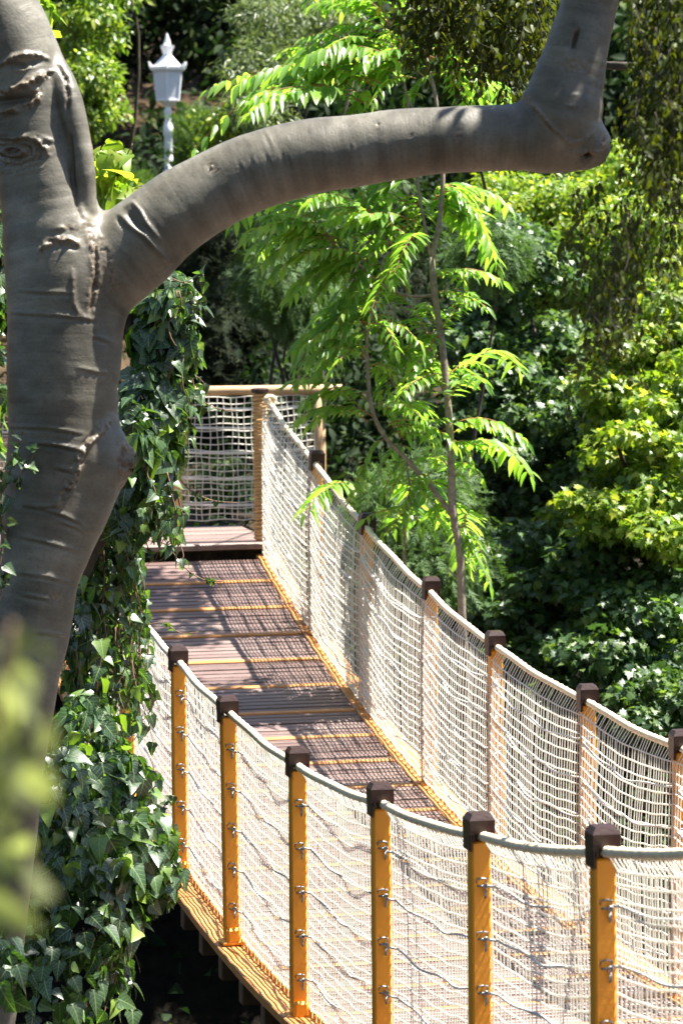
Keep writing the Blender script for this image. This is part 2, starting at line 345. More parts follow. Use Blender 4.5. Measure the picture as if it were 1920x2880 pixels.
# profile of the handrail rope between posts
def anchors(sgn):
    A = [(POST[sgn, st][0], float(zd(POST[sgn, st][0]))+POST[sgn, st][1]+1.118) for st in range(-2, 10)]
    A.append((15.68, 2.17 if sgn > 0 else 2.2)); return A
def railz(sgn, y):
    A = np.array(anchors(sgn)); y = np.asarray(y, float); z = np.interp(y, A[:, 0], A[:, 1])
    i = np.clip(np.searchsorted(A[:, 0], y)-1, 0, len(A)-2); u = (y-A[i, 0])/(A[i+1, 0]-A[i, 0])
    return z - .019*4*u*(1-u)*np.clip(u*(1-u)*99, 0, 1)
for sgn in (-1, 1):
    ys = np.linspace(POST[sgn, -2][0], 15.68, 420); zz = railz(sgn, ys)
    P = np.stack([np.full_like(ys, sgn*(WB/2-.004)) + .004*np.sin(ys*7), ys, zz], -1)
    # laid strands: three-lobed section twisting along the rope
    sides, n = 12, len(P); t = nrm(np.gradient(P, axis=0)); e1 = nrm(np.cross(t, [1., 0, 0])); e2 = np.cross(t, e1)
    th = np.arange(sides)*2*math.pi/sides; s = ys*75
    rr = .0175*(1+.13*np.cos(3*(th[None]-s[:, None]/3)))
    V = P[:, None]+rr[..., None]*(np.cos(th)[None, :, None]*e1[:, None]+np.sin(th)[None, :, None]*e2[:, None])
    m = MB(); i = np.arange(n-1)[:, None]*sides; j = np.arange(sides)[None]; j2 = (j+1) % sides
    m.add(V.reshape(-1, 3), np.stack([i+j, i+j2, i+sides+j2, i+sides+j], -1).reshape(-1, 4))
    if sgn > 0:                                             # knot at the far end
        for q in range(3): 
            a = np.linspace(0, 2*math.pi, 11); m.tube(np.stack([.87+.032*np.cos(a), np.full(11, 15.60-.03*q), 2.165+.032*np.sin(a)], -1), .013, 6)
    m.build('handrail_rope', M['rope'], bridge, True)
# nets
ROWS = 22
for sgn in (-1, 1):
    A = [POST[sgn, st][0] for st in range(-2, 10)] + [15.66]
    for q in range(len(A)-1):
        ya, yb = A[q]+.005, A[q+1]-.005; nc = max(8, int(round((yb-ya)/.0425)))
        ph = rng.uniform(0, 6.28, 8); am = rng.uniform(.5, 1.3, 4)
        def pos(u, v, jit=None):
            y = ya+(yb-ya)*u; e = np.sin(np.pi*u)
            top = railz(sgn, y)-.012; bot = zd(y)+.035+.006*np.sin(u*37+ph[7])
            lat = .012*am[0]*np.sin(7*u+ph[0]+1.2*v)*e + .007*am[1]*np.sin(13*u+ph[1]-1.5*v)*e + .003*np.sin(27*u+ph[2]+1.5*v)
            lat = lat*(.12+.5*v) + .018*am[2]*e*np.sin(np.pi*v)
            xx = sgn*(WB/2-.036-np.clip(.03*(1-v), 0, .012)) - sgn*lat
            z = bot+(top-bot)*v - .045*am[3]*e*np.sin(np.pi*v)**.7 + .004*np.sin(9*u+ph[3]+v*5)*np.sin(np.pi*v) + .0012*np.sin(23*u+ph[4]+v*7)*np.sin(np.pi*v)
            yy = y + .004*np.sin(v*5+ph[5]+u*29)*np.sin(np.pi*v) + .0015*np.sin(v*29+ph[6]+u*71)
            xx = np.where(v > .97, sgn*(WB/2-.006), xx)
            return np.stack([xx, yy, z], -1)
        m = MB(); uu = np.linspace(0, 1, 29)
        for rw in range(ROWS):
            v = rw/(ROWS-.0); v = np.clip(v+rng.normal(0, .0025), 0, 1)
            m.tube(pos(uu, np.full_like(uu, v)), (.0042 if rw else .0055), 5, False)
        vv = np.linspace(0, 1, 23)
        for c in range(nc+1):
            u = np.clip((c+rng.normal(0, .13))/nc, 0, 1); m.tube(pos(np.full_like(vv, u), vv), (.0030), 4, False)
        m.build('net_panel', M['net'], bridge, True)
    for li, hb in enumerate(BOLT):                           # side cables woven in and out of the net
        ys = np.linspace(A[0], A[-1]-.03, 520); i = np.clip(np.searchsorted(A, ys)-1, 0, len(A)-2); Aa = np.array(A)
        u = (ys-Aa[i])/(Aa[i+1]-Aa[i]); e = np.clip(np.sin(np.pi*u), 0, 1)
        wob = (np.sin(u*(11+li*1.3)+i*2.1+li)*.010-.010)*e
        x = sgn*(WB/2-.042) + sgn*wob - sgn*.012*e; x = np.where(e < .12, sgn*(WB/2-.018), x)
        z = zd(ys)+hb-.05*e+.007*np.sin(u*17+i*1.7+li*2)*e
        yoff = np.where(e < .12, -.03, 0)
        m = MB(); m.tube(np.stack([x, ys+yoff*0, z], -1), .005, 6); m.build('side_cable', M['cable'], bridge, True)

# ------------------------------------------------------------------ the far platform
PZ = 1.175
plat = thing('viewing_platform', 'wooden landing at the far end of the bridge with log handrail and white net fence', 'platform')
m = MB()
for q, yc in enumerate(np.arange(15.76, 17.05, .148)):
    m.box((-.65, yc, PZ-.02), (3.15, .142, .04), .005, rz=rng.normal(0, .002))
m.build('deck', M['oldboard'], plat)
m = MB(); m.box((-.65, 15.672, PZ-.024), (3.15, .03, .04), .004); m.build('fascia_board', M['board'], plat)
m = MB()
for x in (-2.0, -.6, .8):
    for y in (15.95, 16.8): m.box((x, y, (PZ-.05+float(ground_z(x, y))-.4)/2), (.14, .14, PZ-.05-float(ground_z(x, y))+.4))
m.box((-.65, 15.95, PZ-.11), (3.1, .1, .14)); m.box((-.65, 16.8, PZ-.11), (3.1, .1, .14)); m.build('understructure', M['darkbark'], plat)
YB = 16.98; XR0 = 1.62; HZ = PZ+1.0
c = proj(np.array([[.835, 15.8, PZ]]))
wrapP = [(.845, 15.80, PZ-.02), (.843, 15.80, PZ+.4), (.842, 15.80, PZ+1.03)]
m = MB(); m.tube(wrapP, .040, 12)
for z in np.arange(PZ+.01, PZ+1.02, .026):                       # wound twine
    a = np.linspace(0, 2*math.pi, 15); m.tube(np.stack([.843+.042*np.cos(a), 15.80+.042*np.sin(a), z+.026*a/6.28+rng.normal(0, .002)], -1), .0125, 5, False)
pw = m.build('wrapped_post', M['twine'], plat, True)
m = MB(); m.lathe([(PZ+1.035, .0), (PZ+1.035, .062), (PZ+1.058, .062), (PZ+1.064, .05), (PZ+1.064, 0)], (.842, 15.8, 0), 14); m.build('post_top', M['cap'], pw)
def logx(x0, x1, y, z, r, name, mt, par):
    xs = np.linspace(x0, x1, 30); m = MB(); m.tube(np.stack([xs, np.full(30, y)+.006*np.sin(xs*3), z+.006*np.sin(xs*2.3)], -1), r*(1+.05*np.sin(xs*5)), 12); return m.build(name, mt, par, True)
logx(-1.55, XR0+.06, YB, HZ-.02, .037, 'handrail_log', M['log'], plat)
XL, XR = .31-.01, 1.38
pl = proj(np.array([[0, YB, PZ]]))
def at_y(px, y, z):                                              # x of the point at (y, z) seen at pixel column px
    a, b = -6.0, 8.0
    for _ in range(40):
        c = (a+b)/2
        if proj(np.array([[c, y, z]]))[0][0, 0] < px: a = c
        else: b = c
    return c
XL = at_y(405, YB, PZ+.4); XR = at_y(733, YB, PZ+.8)
for x in (XL, XR, XL-1.5):
    m = MB(); m.tube([(x, YB+.0, PZ-.05), (x+.004, YB, PZ+.5), (x, YB, HZ-.03)], [.045, .043, .040], 12); m.build('fence_post', M['log'], plat, True)
for xa, xb in ((XL-1.46, XL-.03), (XL+.03, XR-.04)):
    m = MB(); nc = int((xb-xa)/.05); uu = np.linspace(0, 1, 30); p1, p2, p3 = rng.uniform(0, 6, 3)
    def fp(u, v):
        e = np.sin(np.pi*u)
        return np.stack([xa+(xb-xa)*u+.006*np.sin(v*14+u*30+p1), YB-.035-.03*e*np.sin(np.pi*v)+.006*np.sin(v*9+u*13), PZ+.05+(HZ-.06-PZ-.05)*v-.035*e*(1-v*.9)*np.sin(np.pi*np.clip(v, 0, 1))+.005*np.sin(u*21+p2+v*8)], -1)
    for rw in range(20): m.tube(fp(uu, np.full(30, rw/19)), .0036, 4, False)
    vv = np.linspace(0, 1, 22)
    for cc in range(nc+1): m.tube(fp(np.full(22, (cc+rng.normal(0, .1))/nc), vv), .0034, 4, False)
    m.build('net_panel', M['net'], plat, True)
for hh in (.17, .36, .55, .73, .87):
    xs = np.linspace(XL-1.5, XR, 60); m = MB(); m.tube(np.stack([xs, YB-.012+0*xs, PZ+hh-.02*np.abs(np.sin((xs-XL)/(XR-XL)*np.pi))], -1), .011, 6); m.build('side_cable', M['cable'], plat, True)

# ------------------------------------------------------------------ street lamp
ZL = 44.0
lp = U(470/K, 92/K, ZL); q = ZL/FP/5.344
lz = lambda yz: lp[2]-(yz-155)*q
gl = float(ground_z(lp[0], lp[1]))
lampo = thing('street_lamp', 'white ornate street lamp with a six sided lantern and pointed crown roof', 'street lamp')
lc = (lp[0], lp[1], 0); hexr = YAW*-1+math.pi/2
m = MB(); prof = [(155, 2), (200, 22), (300, 56), (352, 66), (355, 108), (345, 122), (420, 90), (460, 76), (485, 72), (520, 98), (580, 160), (650, 232), (655, 290), (690, 292), (715, 285), (735, 250), (738, 0)]
m.lathe([(lz(a), b*q) for a, b in prof], lc, 6, hexr)
for kx in range(36):                                            # little crown leaves round the eaves
    a = kx/36*2*math.pi+hexr; rr = 285*q*math.cos(math.pi/6)/math.cos(((a-hexr) % (math.pi/3))-math.pi/6)
    big = kx % 6 == 0
    p = np.array([lc[0]+rr*math.cos(a), lc[1]+rr*math.sin(a), lz(690)])
    m.tube([p, p+np.array([.012*math.cos(a), .012*math.sin(a), (.055 if big else .03)]), p+np.array([.03*math.cos(a), .03*math.sin(a), (.082 if big else .042)])], [.014, .012, .003], 5)
lro = m.build('lantern_roof', M['lamp'], lampo)
m = MB(); m.lathe([(lz(738), 236*q), (lz(1150), 190*q)], lc, 6, hexr); lgo = m.build('lantern_glass', M['lampglass'], lampo)
m = MB()
for kx in range(6):
    a = kx/6*2*math.pi+hexr; m.tube([(lc[0]+238*q*math.cos(a), lc[1]+238*q*math.sin(a), lz(738)), (lc[0]+192*q*math.cos(a), lc[1]+192*q*math.sin(a), lz(1150))], 9*q, 5)
m.lathe([(lz(1148), 0), (lz(1148), 200*q), (lz(1172), 200*q), (lz(1180), 178*q), (lz(1240), 80*q), (lz(1260), 46*q), (lz(1262), 0)], lc, 6, hexr); m.build('lantern_frame', M['lamp'], lampo)
m = MB(); m.lathe([(lz(1250), 44*q), (lz(1300), 44*q), (lz(1320), 62*q), (lz(1350), 58*q), (lz(1420), 38*q), (lz(1440), 46*q), (lz(1480), 46*q), (lz(1500), 52*q), (lz(1570), 74*q), (lz(1680), 78*q), (lz(1700), 62*q), (lz(2200), 66*q), (lz(2220), 84*q), (lz(2300), 90*q), (lz(2330), 72*q), (lz(2900), 78*q), (lz(2950), 120*q), (gl-.1, 150*q)], lc, 16); m.build('column', M['lamp'], lampo, True)

# ------------------------------------------------------------------ leaf makers
def leaf_tpl(outline, fold=.25, curl=.15):
    """outline: right half [(x,y)...] from base (0,0) to tip (0,1); gives verts and faces folded along the midrib"""
    o = np.array(outline, float); n = len(o)
    mid = np.stack([np.zeros(n), o[:, 1], np.zeros(n)], -1)
    rt = np.stack([o[:, 0], o[:, 1], np.abs(o[:, 0])*fold], -1); lf = rt*np.array([-1, 1, 1])
    mid_y = mid[:, 1]
    V = []; T = []; Q = []
    V = np.concatenate([mid, rt[1:-1], lf[1:-1]])
    for arr in (V,): arr[:, 2] -= curl*arr[:, 1]**2
    a = lambda k: n+k-1; b = lambda k: n+(n-2)+k-1
    T += [[0, a(1), 1], [0, 1, b(1)]]
    for k in range(1, n-2): Q += [[k, a(k), a(k+1), k+1], [k, k+1, b(k+1), b(k)]]
    T += [[n-2, a(n-2), n-1], [n-2, n-1, b(n-2)]]
    return V, np.array(Q).reshape(-1, 4), np.array(T)
OVAL = leaf_tpl([(0, 0), (.17, .2), (.24, .45), (.17, .72), (0, 1)], .3, .18)
LANCE = leaf_tpl([(0, 0), (.11, .14), (.155, .36), (.10, .68), (0, 1)], .35, .25)
NARROW = leaf_tpl([(0, 0), (.1, .35), (.075, .7), (0, 1)], .3, .1)
HEART = leaf_tpl([(0, .0), (.26, -.10), (.42, .10), (.36, .38), (.2, .62), (.09, .82), (0, 1)], .22, .22)
IVY = leaf_tpl([(0, 0), (.12, -.10), (.28, -.12), (.42, 0), (.47, .14), (.37, .27), (.33, .37), (.27, .52), (.16, .74), (.06, .9), (0, 1)], .22, .28)
MAPLE = leaf_tpl([(0, .05), (.16, -.05), (.40, -.06), (.30, .12), (.60, .28), (.34, .40), (.40, .60), (.16, .62), (0, 1.02)], .18, .25)
def spray_tpl(n=7, L=1.0):                                     # a flat feathery conifer spray of thin slivers
    V = []; T = []
    def sl(p, d, l, w):
        d = np.array(d)/np.linalg.norm(d); s = np.cross(d, [0, 0, 1.]); s = s/np.linalg.norm(s); b = len(V)
        V.extend([p-s*w, p+s*w, p+d*l]); T.append([b, b+1, b+2])
    sl(np.zeros(3), (0, 1, -.1), 1, .035)
    for k in range(n):
        t = .08+.85*k/n
        for sg in (-1, 1): sl(np.array([0, t, -.1*t*t]), (sg*.75, .8, .25*math.sin(k*2.1)), .42*(1-.6*t), .028)
    return np.array(V), np.zeros((0, 4), int), np.array(T)
SPRAY = spray_tpl()

class Leaves:
    def __init__(s): s.V = []; s.Q = []; s.T = []; s.L = []; s.n = 0
    def put(s, tpl, P, D, Nn, size):
        """P base points, D tip directions, Nn approximate normals, size lengths"""
        V, Q, T = tpl; P = np.asarray(P, float); k = len(P)
        if k == 0: return
        D = nrm(np.asarray(D, float)); Xd = nrm(np.cross(D, nrm(np.asarray(Nn, float)))); Zd = np.cross(Xd, D)
        size = np.broadcast_to(np.asarray(size, float), (k,))
        W = P[:, None]+size[:, None, None]*(V[None, :, 0, None]*Xd[:, None]+V[None, :, 1, None]*D[:, None]+V[None, :, 2, None]*Zd[:, None])
        off = s.n+np.arange(k)[:, None, None]*len(V)
        s.V.append(W.reshape(-1, 3)); s.L.append(np.tile(V, (k, 1)))
        if len(Q): s.Q.append((Q[None]+off).reshape(-1, 4))
        if len(T): s.T.append((T[None]+off).reshape(-1, 3))
        s.n += k*len(V)
    def build(s, name, mt, parent=None):
        o = mesh(name, np.concatenate(s.V), ([np.concatenate(s.Q)] if s.Q else [])+([np.concatenate(s.T)] if s.T else []), mt, parent, True)
        a = o.data.attributes.new('blade', 'FLOAT_VECTOR', 'POINT'); a.data.foreach_set('vector', np.concatenate(s.L).astype(np.float32).ravel())
        return o
def rv(n, s=1.0): return rng.normal(0, s, (n, 3))
UP = np.array([0, 0, 1.0])
def clump(L, c, rad, n, tpl, size, flat=.5, up=.6, out=.7, droop=.25, jit=.5, fill=.45):
    """a leafy clump: leaves through an ellipsoid, most in its outer shell"""
    d = nrm(rv(n)); r = rng.uniform(fill, 1.0, n)**.6
    rad = np.asarray(rad, float)
    P = np.asarray(c)+d*r[:, None]*rad*(1+.18*rv(n, 1))
    Nn = up*UP+out*d+.45*sd+rv(n, jit)                         # blades turn to the light
    D = d*.6+rv(n, .6)-UP*droop*2
    L.put(tpl, P, D, Nn, size*rng.uniform(.65, 1.25, n))
def ell(c2, r2, Z, dz, n):
    """random points inside an ellipsoid given in photo pixels and depth"""
    d = nrm(rv(n))*(rng.uniform(0, 1, n)**(1/3))[:, None]; s = pm(Z)
    return U(c2[0], c2[1], Z)+d[:, :1]*r2[0]*s*RT+d[:, 1:2]*r2[1]*s*UP+d[:, 2:]*dz*np.array([sy_, cy_, 0])
def limb(m, a, b, ra, rb, wig=.1, n=9, sides=7):
    a = np.asarray(a, float); b = np.asarray(b, float); t = np.linspace(0, 1, n)[:, None]; l = np.linalg.norm(b-a)
    P = a+(b-a)*t+np.sin(t*np.pi)*rng.normal(0, wig*l*.35, 3)+np.sin(t*2*np.pi)*rng.normal(0, wig*l*.2, 3)
    m.tube(P, ra+(rb-ra)*t[:, 0], sides); return P
def bush(name, label, cat, envs, mt, tpl, size, nclump, perclump, crad, barkmat, flat=.6, ground=True, group=None, tr=.05, nl=9, toff=(.2, .3), **kw):
    """envs: [(px, py, rx, ry, Z, dz, share)]"""
    global rng
    rng = np.random.default_rng(sum(map(ord, label))*7+3)
    t = thing(name, label, cat, group=group); L = Leaves(); cents = []; low = []
    tot = sum(e[6] for e in envs)
    for e in envs:
        n = max(1, int(round(nclump*e[6]/tot))); C = ell((e[0], e[1]), (e[2], e[3]), e[4], e[5], n)
        for c in C:
            f = rng.uniform(.65, 1.35); clump(L, c, np.array([1, 1, flat])*crad*f, int(perclump*f**1.5), tpl, size, **kw); cents.append(c); low.append(e[1] > -250)
    L.build('crown', mt, t)
    cents = np.array(cents); hi = cents[~np.array(low)]; cents = cents[np.array(low)]; ce = cents.mean(0); m = MB()
    bx, by = ce[0]+toff[0], ce[1]+toff[1]; gz = float(ground_z(bx, by)); top = ce-np.array([0, 0, .1])
    P = limb(m, (bx, by, gz-.2), top, tr, tr*.55, .12, 14, 9)
    pick = cents[rng.choice(len(cents), min(nl, len(cents)), replace=False)]
    for c in pick:
        a = P[rng.integers(4, 14)]; limb(m, a, c, tr*.42, tr*.1, .18, 9, 6)
    if len(hi): limb(m, cents[np.argmax(cents[:, 2])], hi.mean(0), tr*.16, tr*.08, .1, 12, 6)
    m.build('trunk', barkmat, t, True)
    return t

# ------------------------------------------------------------------ the big smooth-barked tree in front
ZT = 13.5
def cl(pts, Z=ZT):                                             # [(px, py, width)] in 1568 px -> (x, y, z, r)
    return np.array([list(U(a, b, (Z if len(p) < 1 else p[0]))) + [c*pm(Z)/2] for a, b, c, *p in pts])
G_tr = spline(cl([(-150, 2900, 190, 13.9), (-55, 2420, 165, 13.7), (-12, 2030, 162, 13.6), (30, 1680, 170), (62, 1480, 182), (98, 1270, 194), (112, 1150, 212), (136, 1010, 232), (146, 860, 258), (148, 720, 262), (132, 580, 250), (112, 470, 218), (88, 330, 200), (66, 230, 198), (40, 130, 196), (-18, 0, 190), (-110, -200, 170, 13.6), (-190, -480, 140, 13.8)]), 70)
G_br = spline(cl([(160, 730, 190), (215, 655, 196), (290, 585, 206), (380, 508, 190), (480, 443, 180), (590, 394, 175), (690, 364, 172), (820, 343, 165), (980, 323, 156), (1120, 316, 150), (1240, 318, 146), (1310, 330, 122), (1342, 342, 96)]), 60)
G_lb = spline(cl([(1258, 318, 140), (1284, 276, 184), (1300, 205, 168), (1325, 105, 142), (1354, 0, 130), (1400, -170, 122, 13.4), (1480, -420, 100, 13.2)]), 30)
G_st = spline(cl([(1305, 330, 112), (1352, 324, 96), (1372, 342, 58)]), 8)
G_sd = spline(cl([(196, 480, 52, 13.42), (182, 330, 62, 13.40), (150, 215, 70, 13.42), (100, 110, 60, 13.5)]), 16)   # rib up the right side of the upper trunk
G_bu = spline(cl([(185, 1040, 170), (236, 1056, 122), (284, 1064, 62)]), 8)                                             # burl with the torn stub
G_bl = spline(cl([(128, 1260, 160), (165, 1180, 160), (205, 1100, 150), (228, 1020, 110), (235, 930, 70)]), 10)
def seg_sdf(G, P):
    a = G[:-1, :3]; b = G[1:, :3]; ba = b-a; L2 = (ba**2).sum(1)
    best = np.full(len(P), 9.0); al = np.zeros(len(P)); rad = np.zeros((len(P), 3)); s0 = 0.0
    for k in range(len(a)):
        pa = P-a[k]; t = np.clip(pa@ba[k]/L2[k], 0, 1); dv = pa-t[:, None]*ba[k]
        d = np.linalg.norm(dv, axis=1)-(G[k, 3]+t*(G[k+1, 3]-G[k, 3])); mk = d < best
        best[mk] = d[mk]; al[mk] = s0+t[mk]*math.sqrt(L2[k]); rad[mk] = dv[mk]; s0 += math.sqrt(L2[k])
    return best, al, rad
def smin(a, b, k):
    h = np.clip(.5+.5*(b-a)/k, 0, 1); return b+(a-b)*h-k*h*(1-h)
def tree_sdf(P):
    d = seg_sdf(G_tr, P)[0]
    d = smin(d, seg_sdf(G_br, P)[0], .055)
    e = smin(seg_sdf(G_lb, P)[0], seg_sdf(G_st, P)[0], .03); d = smin(d, e, .05)
    d = smin(d, seg_sdf(G_sd, P)[0], .012); d = smin(d, seg_sdf(G_bl, P)[0], .04); d = smin(d, seg_sdf(G_bu, P)[0], .07)
    return d
mb = MB()
for G in (G_tr, G_br, G_lb, G_st, G_sd, G_bu, G_bl): mb.tube(G[:, :3], G[:, 3]*1.0, 20)
tmp = mb.build('tmp', M['stem'])
rm = tmp.modifiers.new('r', 'REMESH'); rm.mode = 'VOXEL'; rm.voxel_size = .0065
dg = bpy.context.evaluated_depsgraph_get(); dg.update()
me = bpy.data.meshes.new_from_object(tmp.evaluated_get(dg)); bpy.data.objects.remove(tmp)
P = np.zeros(len(me.vertices)*3, np.float32); me.vertices.foreach_get('co', P); P = P.reshape(-1, 3).astype(float)
eps = .004
def grad(P, d): return np.stack([(tree_sdf(P+np.eye(3)[k]*eps)-d)/eps for k in range(3)], -1)
for it in range(3):
    d = tree_sdf(P); g = grad(P, d); P = P-np.clip(d, -.03, .03)[:, None]*nrm(g)
nn = nrm(g)
# surface marks: creases, ridges, knots and crust, placed on the front of the bark
uv, zz = proj(P); face = np.clip(nn@(-FW), 0, 1)
def vnoise(p, seed=0):
    p = np.asarray(p); i = np.floor(p).astype(np.int64); f = p-i; f = f*f*(3-2*f); o = 0
    for dx in (0, 1):
        for dy in (0, 1):
            for dz in (0, 1):
                h = (i[:, 0]+dx)*374761393+(i[:, 1]+dy)*668265263+(i[:, 2]+dz)*2147483647+seed*1274126177
                h = (h ^ (h >> 13))*1274126177; h = ((h ^ (h >> 16)) & 0xffff)/65535.0
                o = o+h*(f[:, 0] if dx else 1-f[:, 0])*(f[:, 1] if dy else 1-f[:, 1])*(f[:, 2] if dz else 1-f[:, 2])
    return o
n1 = vnoise(P*22, 1)-.5; n2 = vnoise(P*60, 2)-.5; n3 = vnoise(P*130, 3)-.5; n0 = vnoise(P*6, 4)-.5
dsp = .012*n0+.0024*n1+.0006*n2; crust = np.zeros(len(P)); dark = np.zeros(len(P))
def cvt(ox, oy, sc): return lambda L: np.array([((ox+x*sc)/K, (oy+y*sc)/K) for x, y in L])
c1, c3, c5, c0, cb, cL = cvt(0, 1200, .3189), cvt(0, 720, .6122), cvt(0, 400, .3189), cvt(0, 0, .3189), cvt(650, 80, .4464), cvt(1400, 100, .2551)
def pdist(L):
    best = np.full(len(P), 1e9); tt = np.zeros(len(P)); tot = 0; sl = np.linalg.norm(np.diff(L, axis=0), axis=1); T = sl.sum()
    for k in range(len(L)-1):
        a = L[k]; ba = L[k+1]-a; t = np.clip(((uv-a)@ba)/(ba@ba), 0, 1); d = np.linalg.norm(uv-a-t[:, None]*ba, axis=1); mk = d < best
        best[mk] = d[mk]; tt[mk] = (tot+t[mk]*sl[k])/T; tot += sl[k]
    return best, tt
def ridge(L, wd, h, rough=0.0, dk=0.0, ends=True):
    global dsp, crust, dark
    if wd < 4.4: wd, h = 4.4, h*.75
    d, t = pdist(L); d = d+.8*n2*(1 if rough == 0 else 6)
    g = np.exp(-(d/wd)**2)*(face > .05)*(np.sin(np.pi*np.clip(t*.94+.03, 0, 1))**.5 if ends else 1)
    dsp = dsp+.8*h*g*(1+(1.6*n2+1.2*n3+n1)*2*rough); crust = np.maximum(crust, g*rough); dark = np.maximum(dark, g*dk)
for L in ([(270, 140), (480, 160), (700, 210)], [(220, 690), (330, 710), (470, 700), (520, 680)], [(340, 715), (560, 780), (700, 850), (790, 940)], [(540, 840), (680, 890), (760, 945)],
          [(200, 970), (450, 1030), (720, 1105)], [(170, 1290), (420, 1320), (660, 1395)], [(330, 1815), (560, 1845)], [(220, 1485), (420, 1520)], [(500, 360), (640, 395)], [(110, 0), (420, 10), (720, 60)]):
    L = c1(L); ridge(L, 2.8, .012); ridge(L+[0, 4.5], 3.2, -.009)
ridge(c1([(960, -30), (790, 130), (710, 240), (690, 350), (610, 540), (490, 700)]), 8, .018, .8)
ridge(c1([(900, -10), (745, 140), (680, 280)]), 5, -.012)
for k in range(9): a = c1([(680-18*k, 330+40*k), (600-18*k, 370+42*k)]); ridge(a, 2, .005)
for L in ([(60, 262), (250, 270), (450, 295)], [(430, 368), (500, 390)], [(360, 515), (490, 542)], [(90, 160), (330, 170)], [(150, 858), (260, 865), (370, 890)]):
    L = c3(L); ridge(L, 2.8, .011); ridge(L+[0, 4.5], 3.2, -.008)
ridge(c5([(750, 690), (800, 850), (840, 960), (850, 1150), (800, 1500)]), 13, .006, .9); ridge(c5([(845, 900), (850, 1150), (800, 1500)]), 4, -.022, 0, .6)
ridge(c5([(850, 760), (930, 950), (980, 1150), (1030, 1280)]), 11, .004, .6)
ridge(c5([(340, 1020), (400, 900), (500, 855), (600, 855), (700, 900)]), 6, .016, .9); ridge(c5([(400, 960), (520, 905), (680, 940)]), 5, -.012)
ridge(c5([(480, 770), (600, 740), (700, 760)]), 6, .006, .6)
ridge(c5([(615, -60), (640, 300), (690, 600), (722, 690)]), 5, -.020, 0, .5)
ridge(c5([(640, 1120), (650, 1400), (690, 1500), (790, 1560)]), 5, .009, .3)
ridge(c5([(1110, 570), (1170, 530), (1240, 610), (1290, 710), (1420, 870)]), 4.5, .012); ridge(c5([(1060, 640), (1150, 740), (1280, 830), (1400, 960), (1500, 1060)]), 5, .014)
ridge(c5([(1120, 620), (1190, 690), (1260, 780)]), 7, -.016); ridge(c5([(1040, 680), (1160, 800)]), 6, -.012)
ridge(c0([(0, 575), (120, 500), (230, 478), (350, 490), (430, 520)]), 5, .018, .5); ridge(c0([(30, 585), (200, 575), (350, 535)]), 7, -.018, 0, .3); ridge(c0([(60, 600), (180, 620), (280, 580)]), 4, .012, .4)
ridge(c0([(-60, 850), (150, 770), (330, 700), (470, 640)]), 7, .02, .9); ridge(c0([(-60, 1000), (180, 950), (330, 880), (345, 820), (250, 770)]), 7, .018, 1.0); ridge(c0([(-60, 910), (120, 880), (280, 860)]), 9, -.028, 0, .7)
ridge(c0([(200, 720), (380, 640)]), 5, .01, .4)
ridge(c0([(100, 1235), (190, 1212), (300, 1230), (410, 1300), (420, 1370)]), 6, .02, .5); ridge(c0([(330, 1218), (500, 1245)]), 3, .008)
ridge(c0([(520, 590), (590, 700), (605, 860), (590, 1000)]), 4.5, -.018, .4, .7)
def knot(cxy, rx, ry, amp, rings=3.0, rough=.5, hole=0.0):
    global dsp, crust, dark
    r = np.hypot((uv[:, 0]-cxy[0])/rx, (uv[:, 1]-cxy[1])/ry)*(1+.5*n1); g = np.exp(-(r*1.05)**4)*(face > .05)
    dsp = dsp+g*amp*(np.cos(r*math.pi*2*rings)*.45+.55*np.cos(np.clip(r, 0, 1.2)*math.pi*1.6))+.5*amp*rough*g*(n2+n3)
    crust = np.maximum(crust, g*rough); dark = np.maximum(dark, np.exp(-(r/.3)**2)*hole)
    dsp = dsp-hole*.02*np.exp(-(r/.25)**2)
knot(c0([(110, 1335)])[0], 86, 40, .018, 3.5, .6, .8)
knot(c0([(205, 590)])[0], 16, 8, .01, 1, .6, .6)
knot(c1([(505, 1500)])[0], 17, 17, .008, 1.5, .5, .3)
knot(c1([(628, 68)])[0], 6, 6, .005, 1, .4); knot(c1([(628, 345)])[0], 6, 7, .005, 1, .5)
knot((486, 382), 13, 16, .006, 1.5, .3); knot((497, 390), 5, 5, .004, 1, .6)
knot(cb([(1432, 665)])[0], 14, 25, .007, 1.5, .3); knot(cb([(1135, 675)])[0], 5, 5, .006, 1, .8, .5); knot(cb([(925, 605)])[0], 5, 8, .005, 1, .7)
for x, y in ((140, 835), (185, 900), (40, 890), (760, 770), (880, 672), (815, 855)): knot(cb([(x, y)])[0], 3.5, 4, .004, 1, .6)
for L in ([(210, 770), (270, 900)], [(320, 770), (345, 880)], [(750, 720), (765, 780)], [(120, 800), (145, 870)], [(200, 640), (260, 760)], [(40, 820), (100, 960)], [(350, 790), (380, 880)]): ridge(cb(L), 2.0, -.006); ridge(cb(L)+[3, 0], 2, .005)
ridge(cL([(300, 620), (420, 800), (600, 1020), (800, 1190), (950, 1150), (1100, 1020)]), 4, .010, .3); ridge(cL([(260, 600), (400, 780), (560, 1000)]), 8, .006, .8)
ridge(cL([(270, 720), (420, 860), (620, 1080)]), 4, -.01)
ridge(cL([(880, -60), (850, 20), (818, 135)]), 4.5, -.03, 0, 1.0); ridge(cL([(715, -10), (735, 240), (840, 255), (900, 130), (950, 30)]), 4, .008, .2)
knot(cL([(820, 345)])[0], 34, 19, .008, 2, .3, .3)
ridge(cL([(820, 1310), (950, 1290), (1130, 1290)]), 5, .014, .7); ridge(cL([(960, 1350), (1020, 1340)]), 9, -.05, .3, 1.0); ridge(cL([(1150, 1050), (1180, 1120), (1120, 1270)]), 6, .012, .8)
for yy in (510, 650, 775): ridge(cL([(740, yy), (900, yy+8)]), 2, .004)
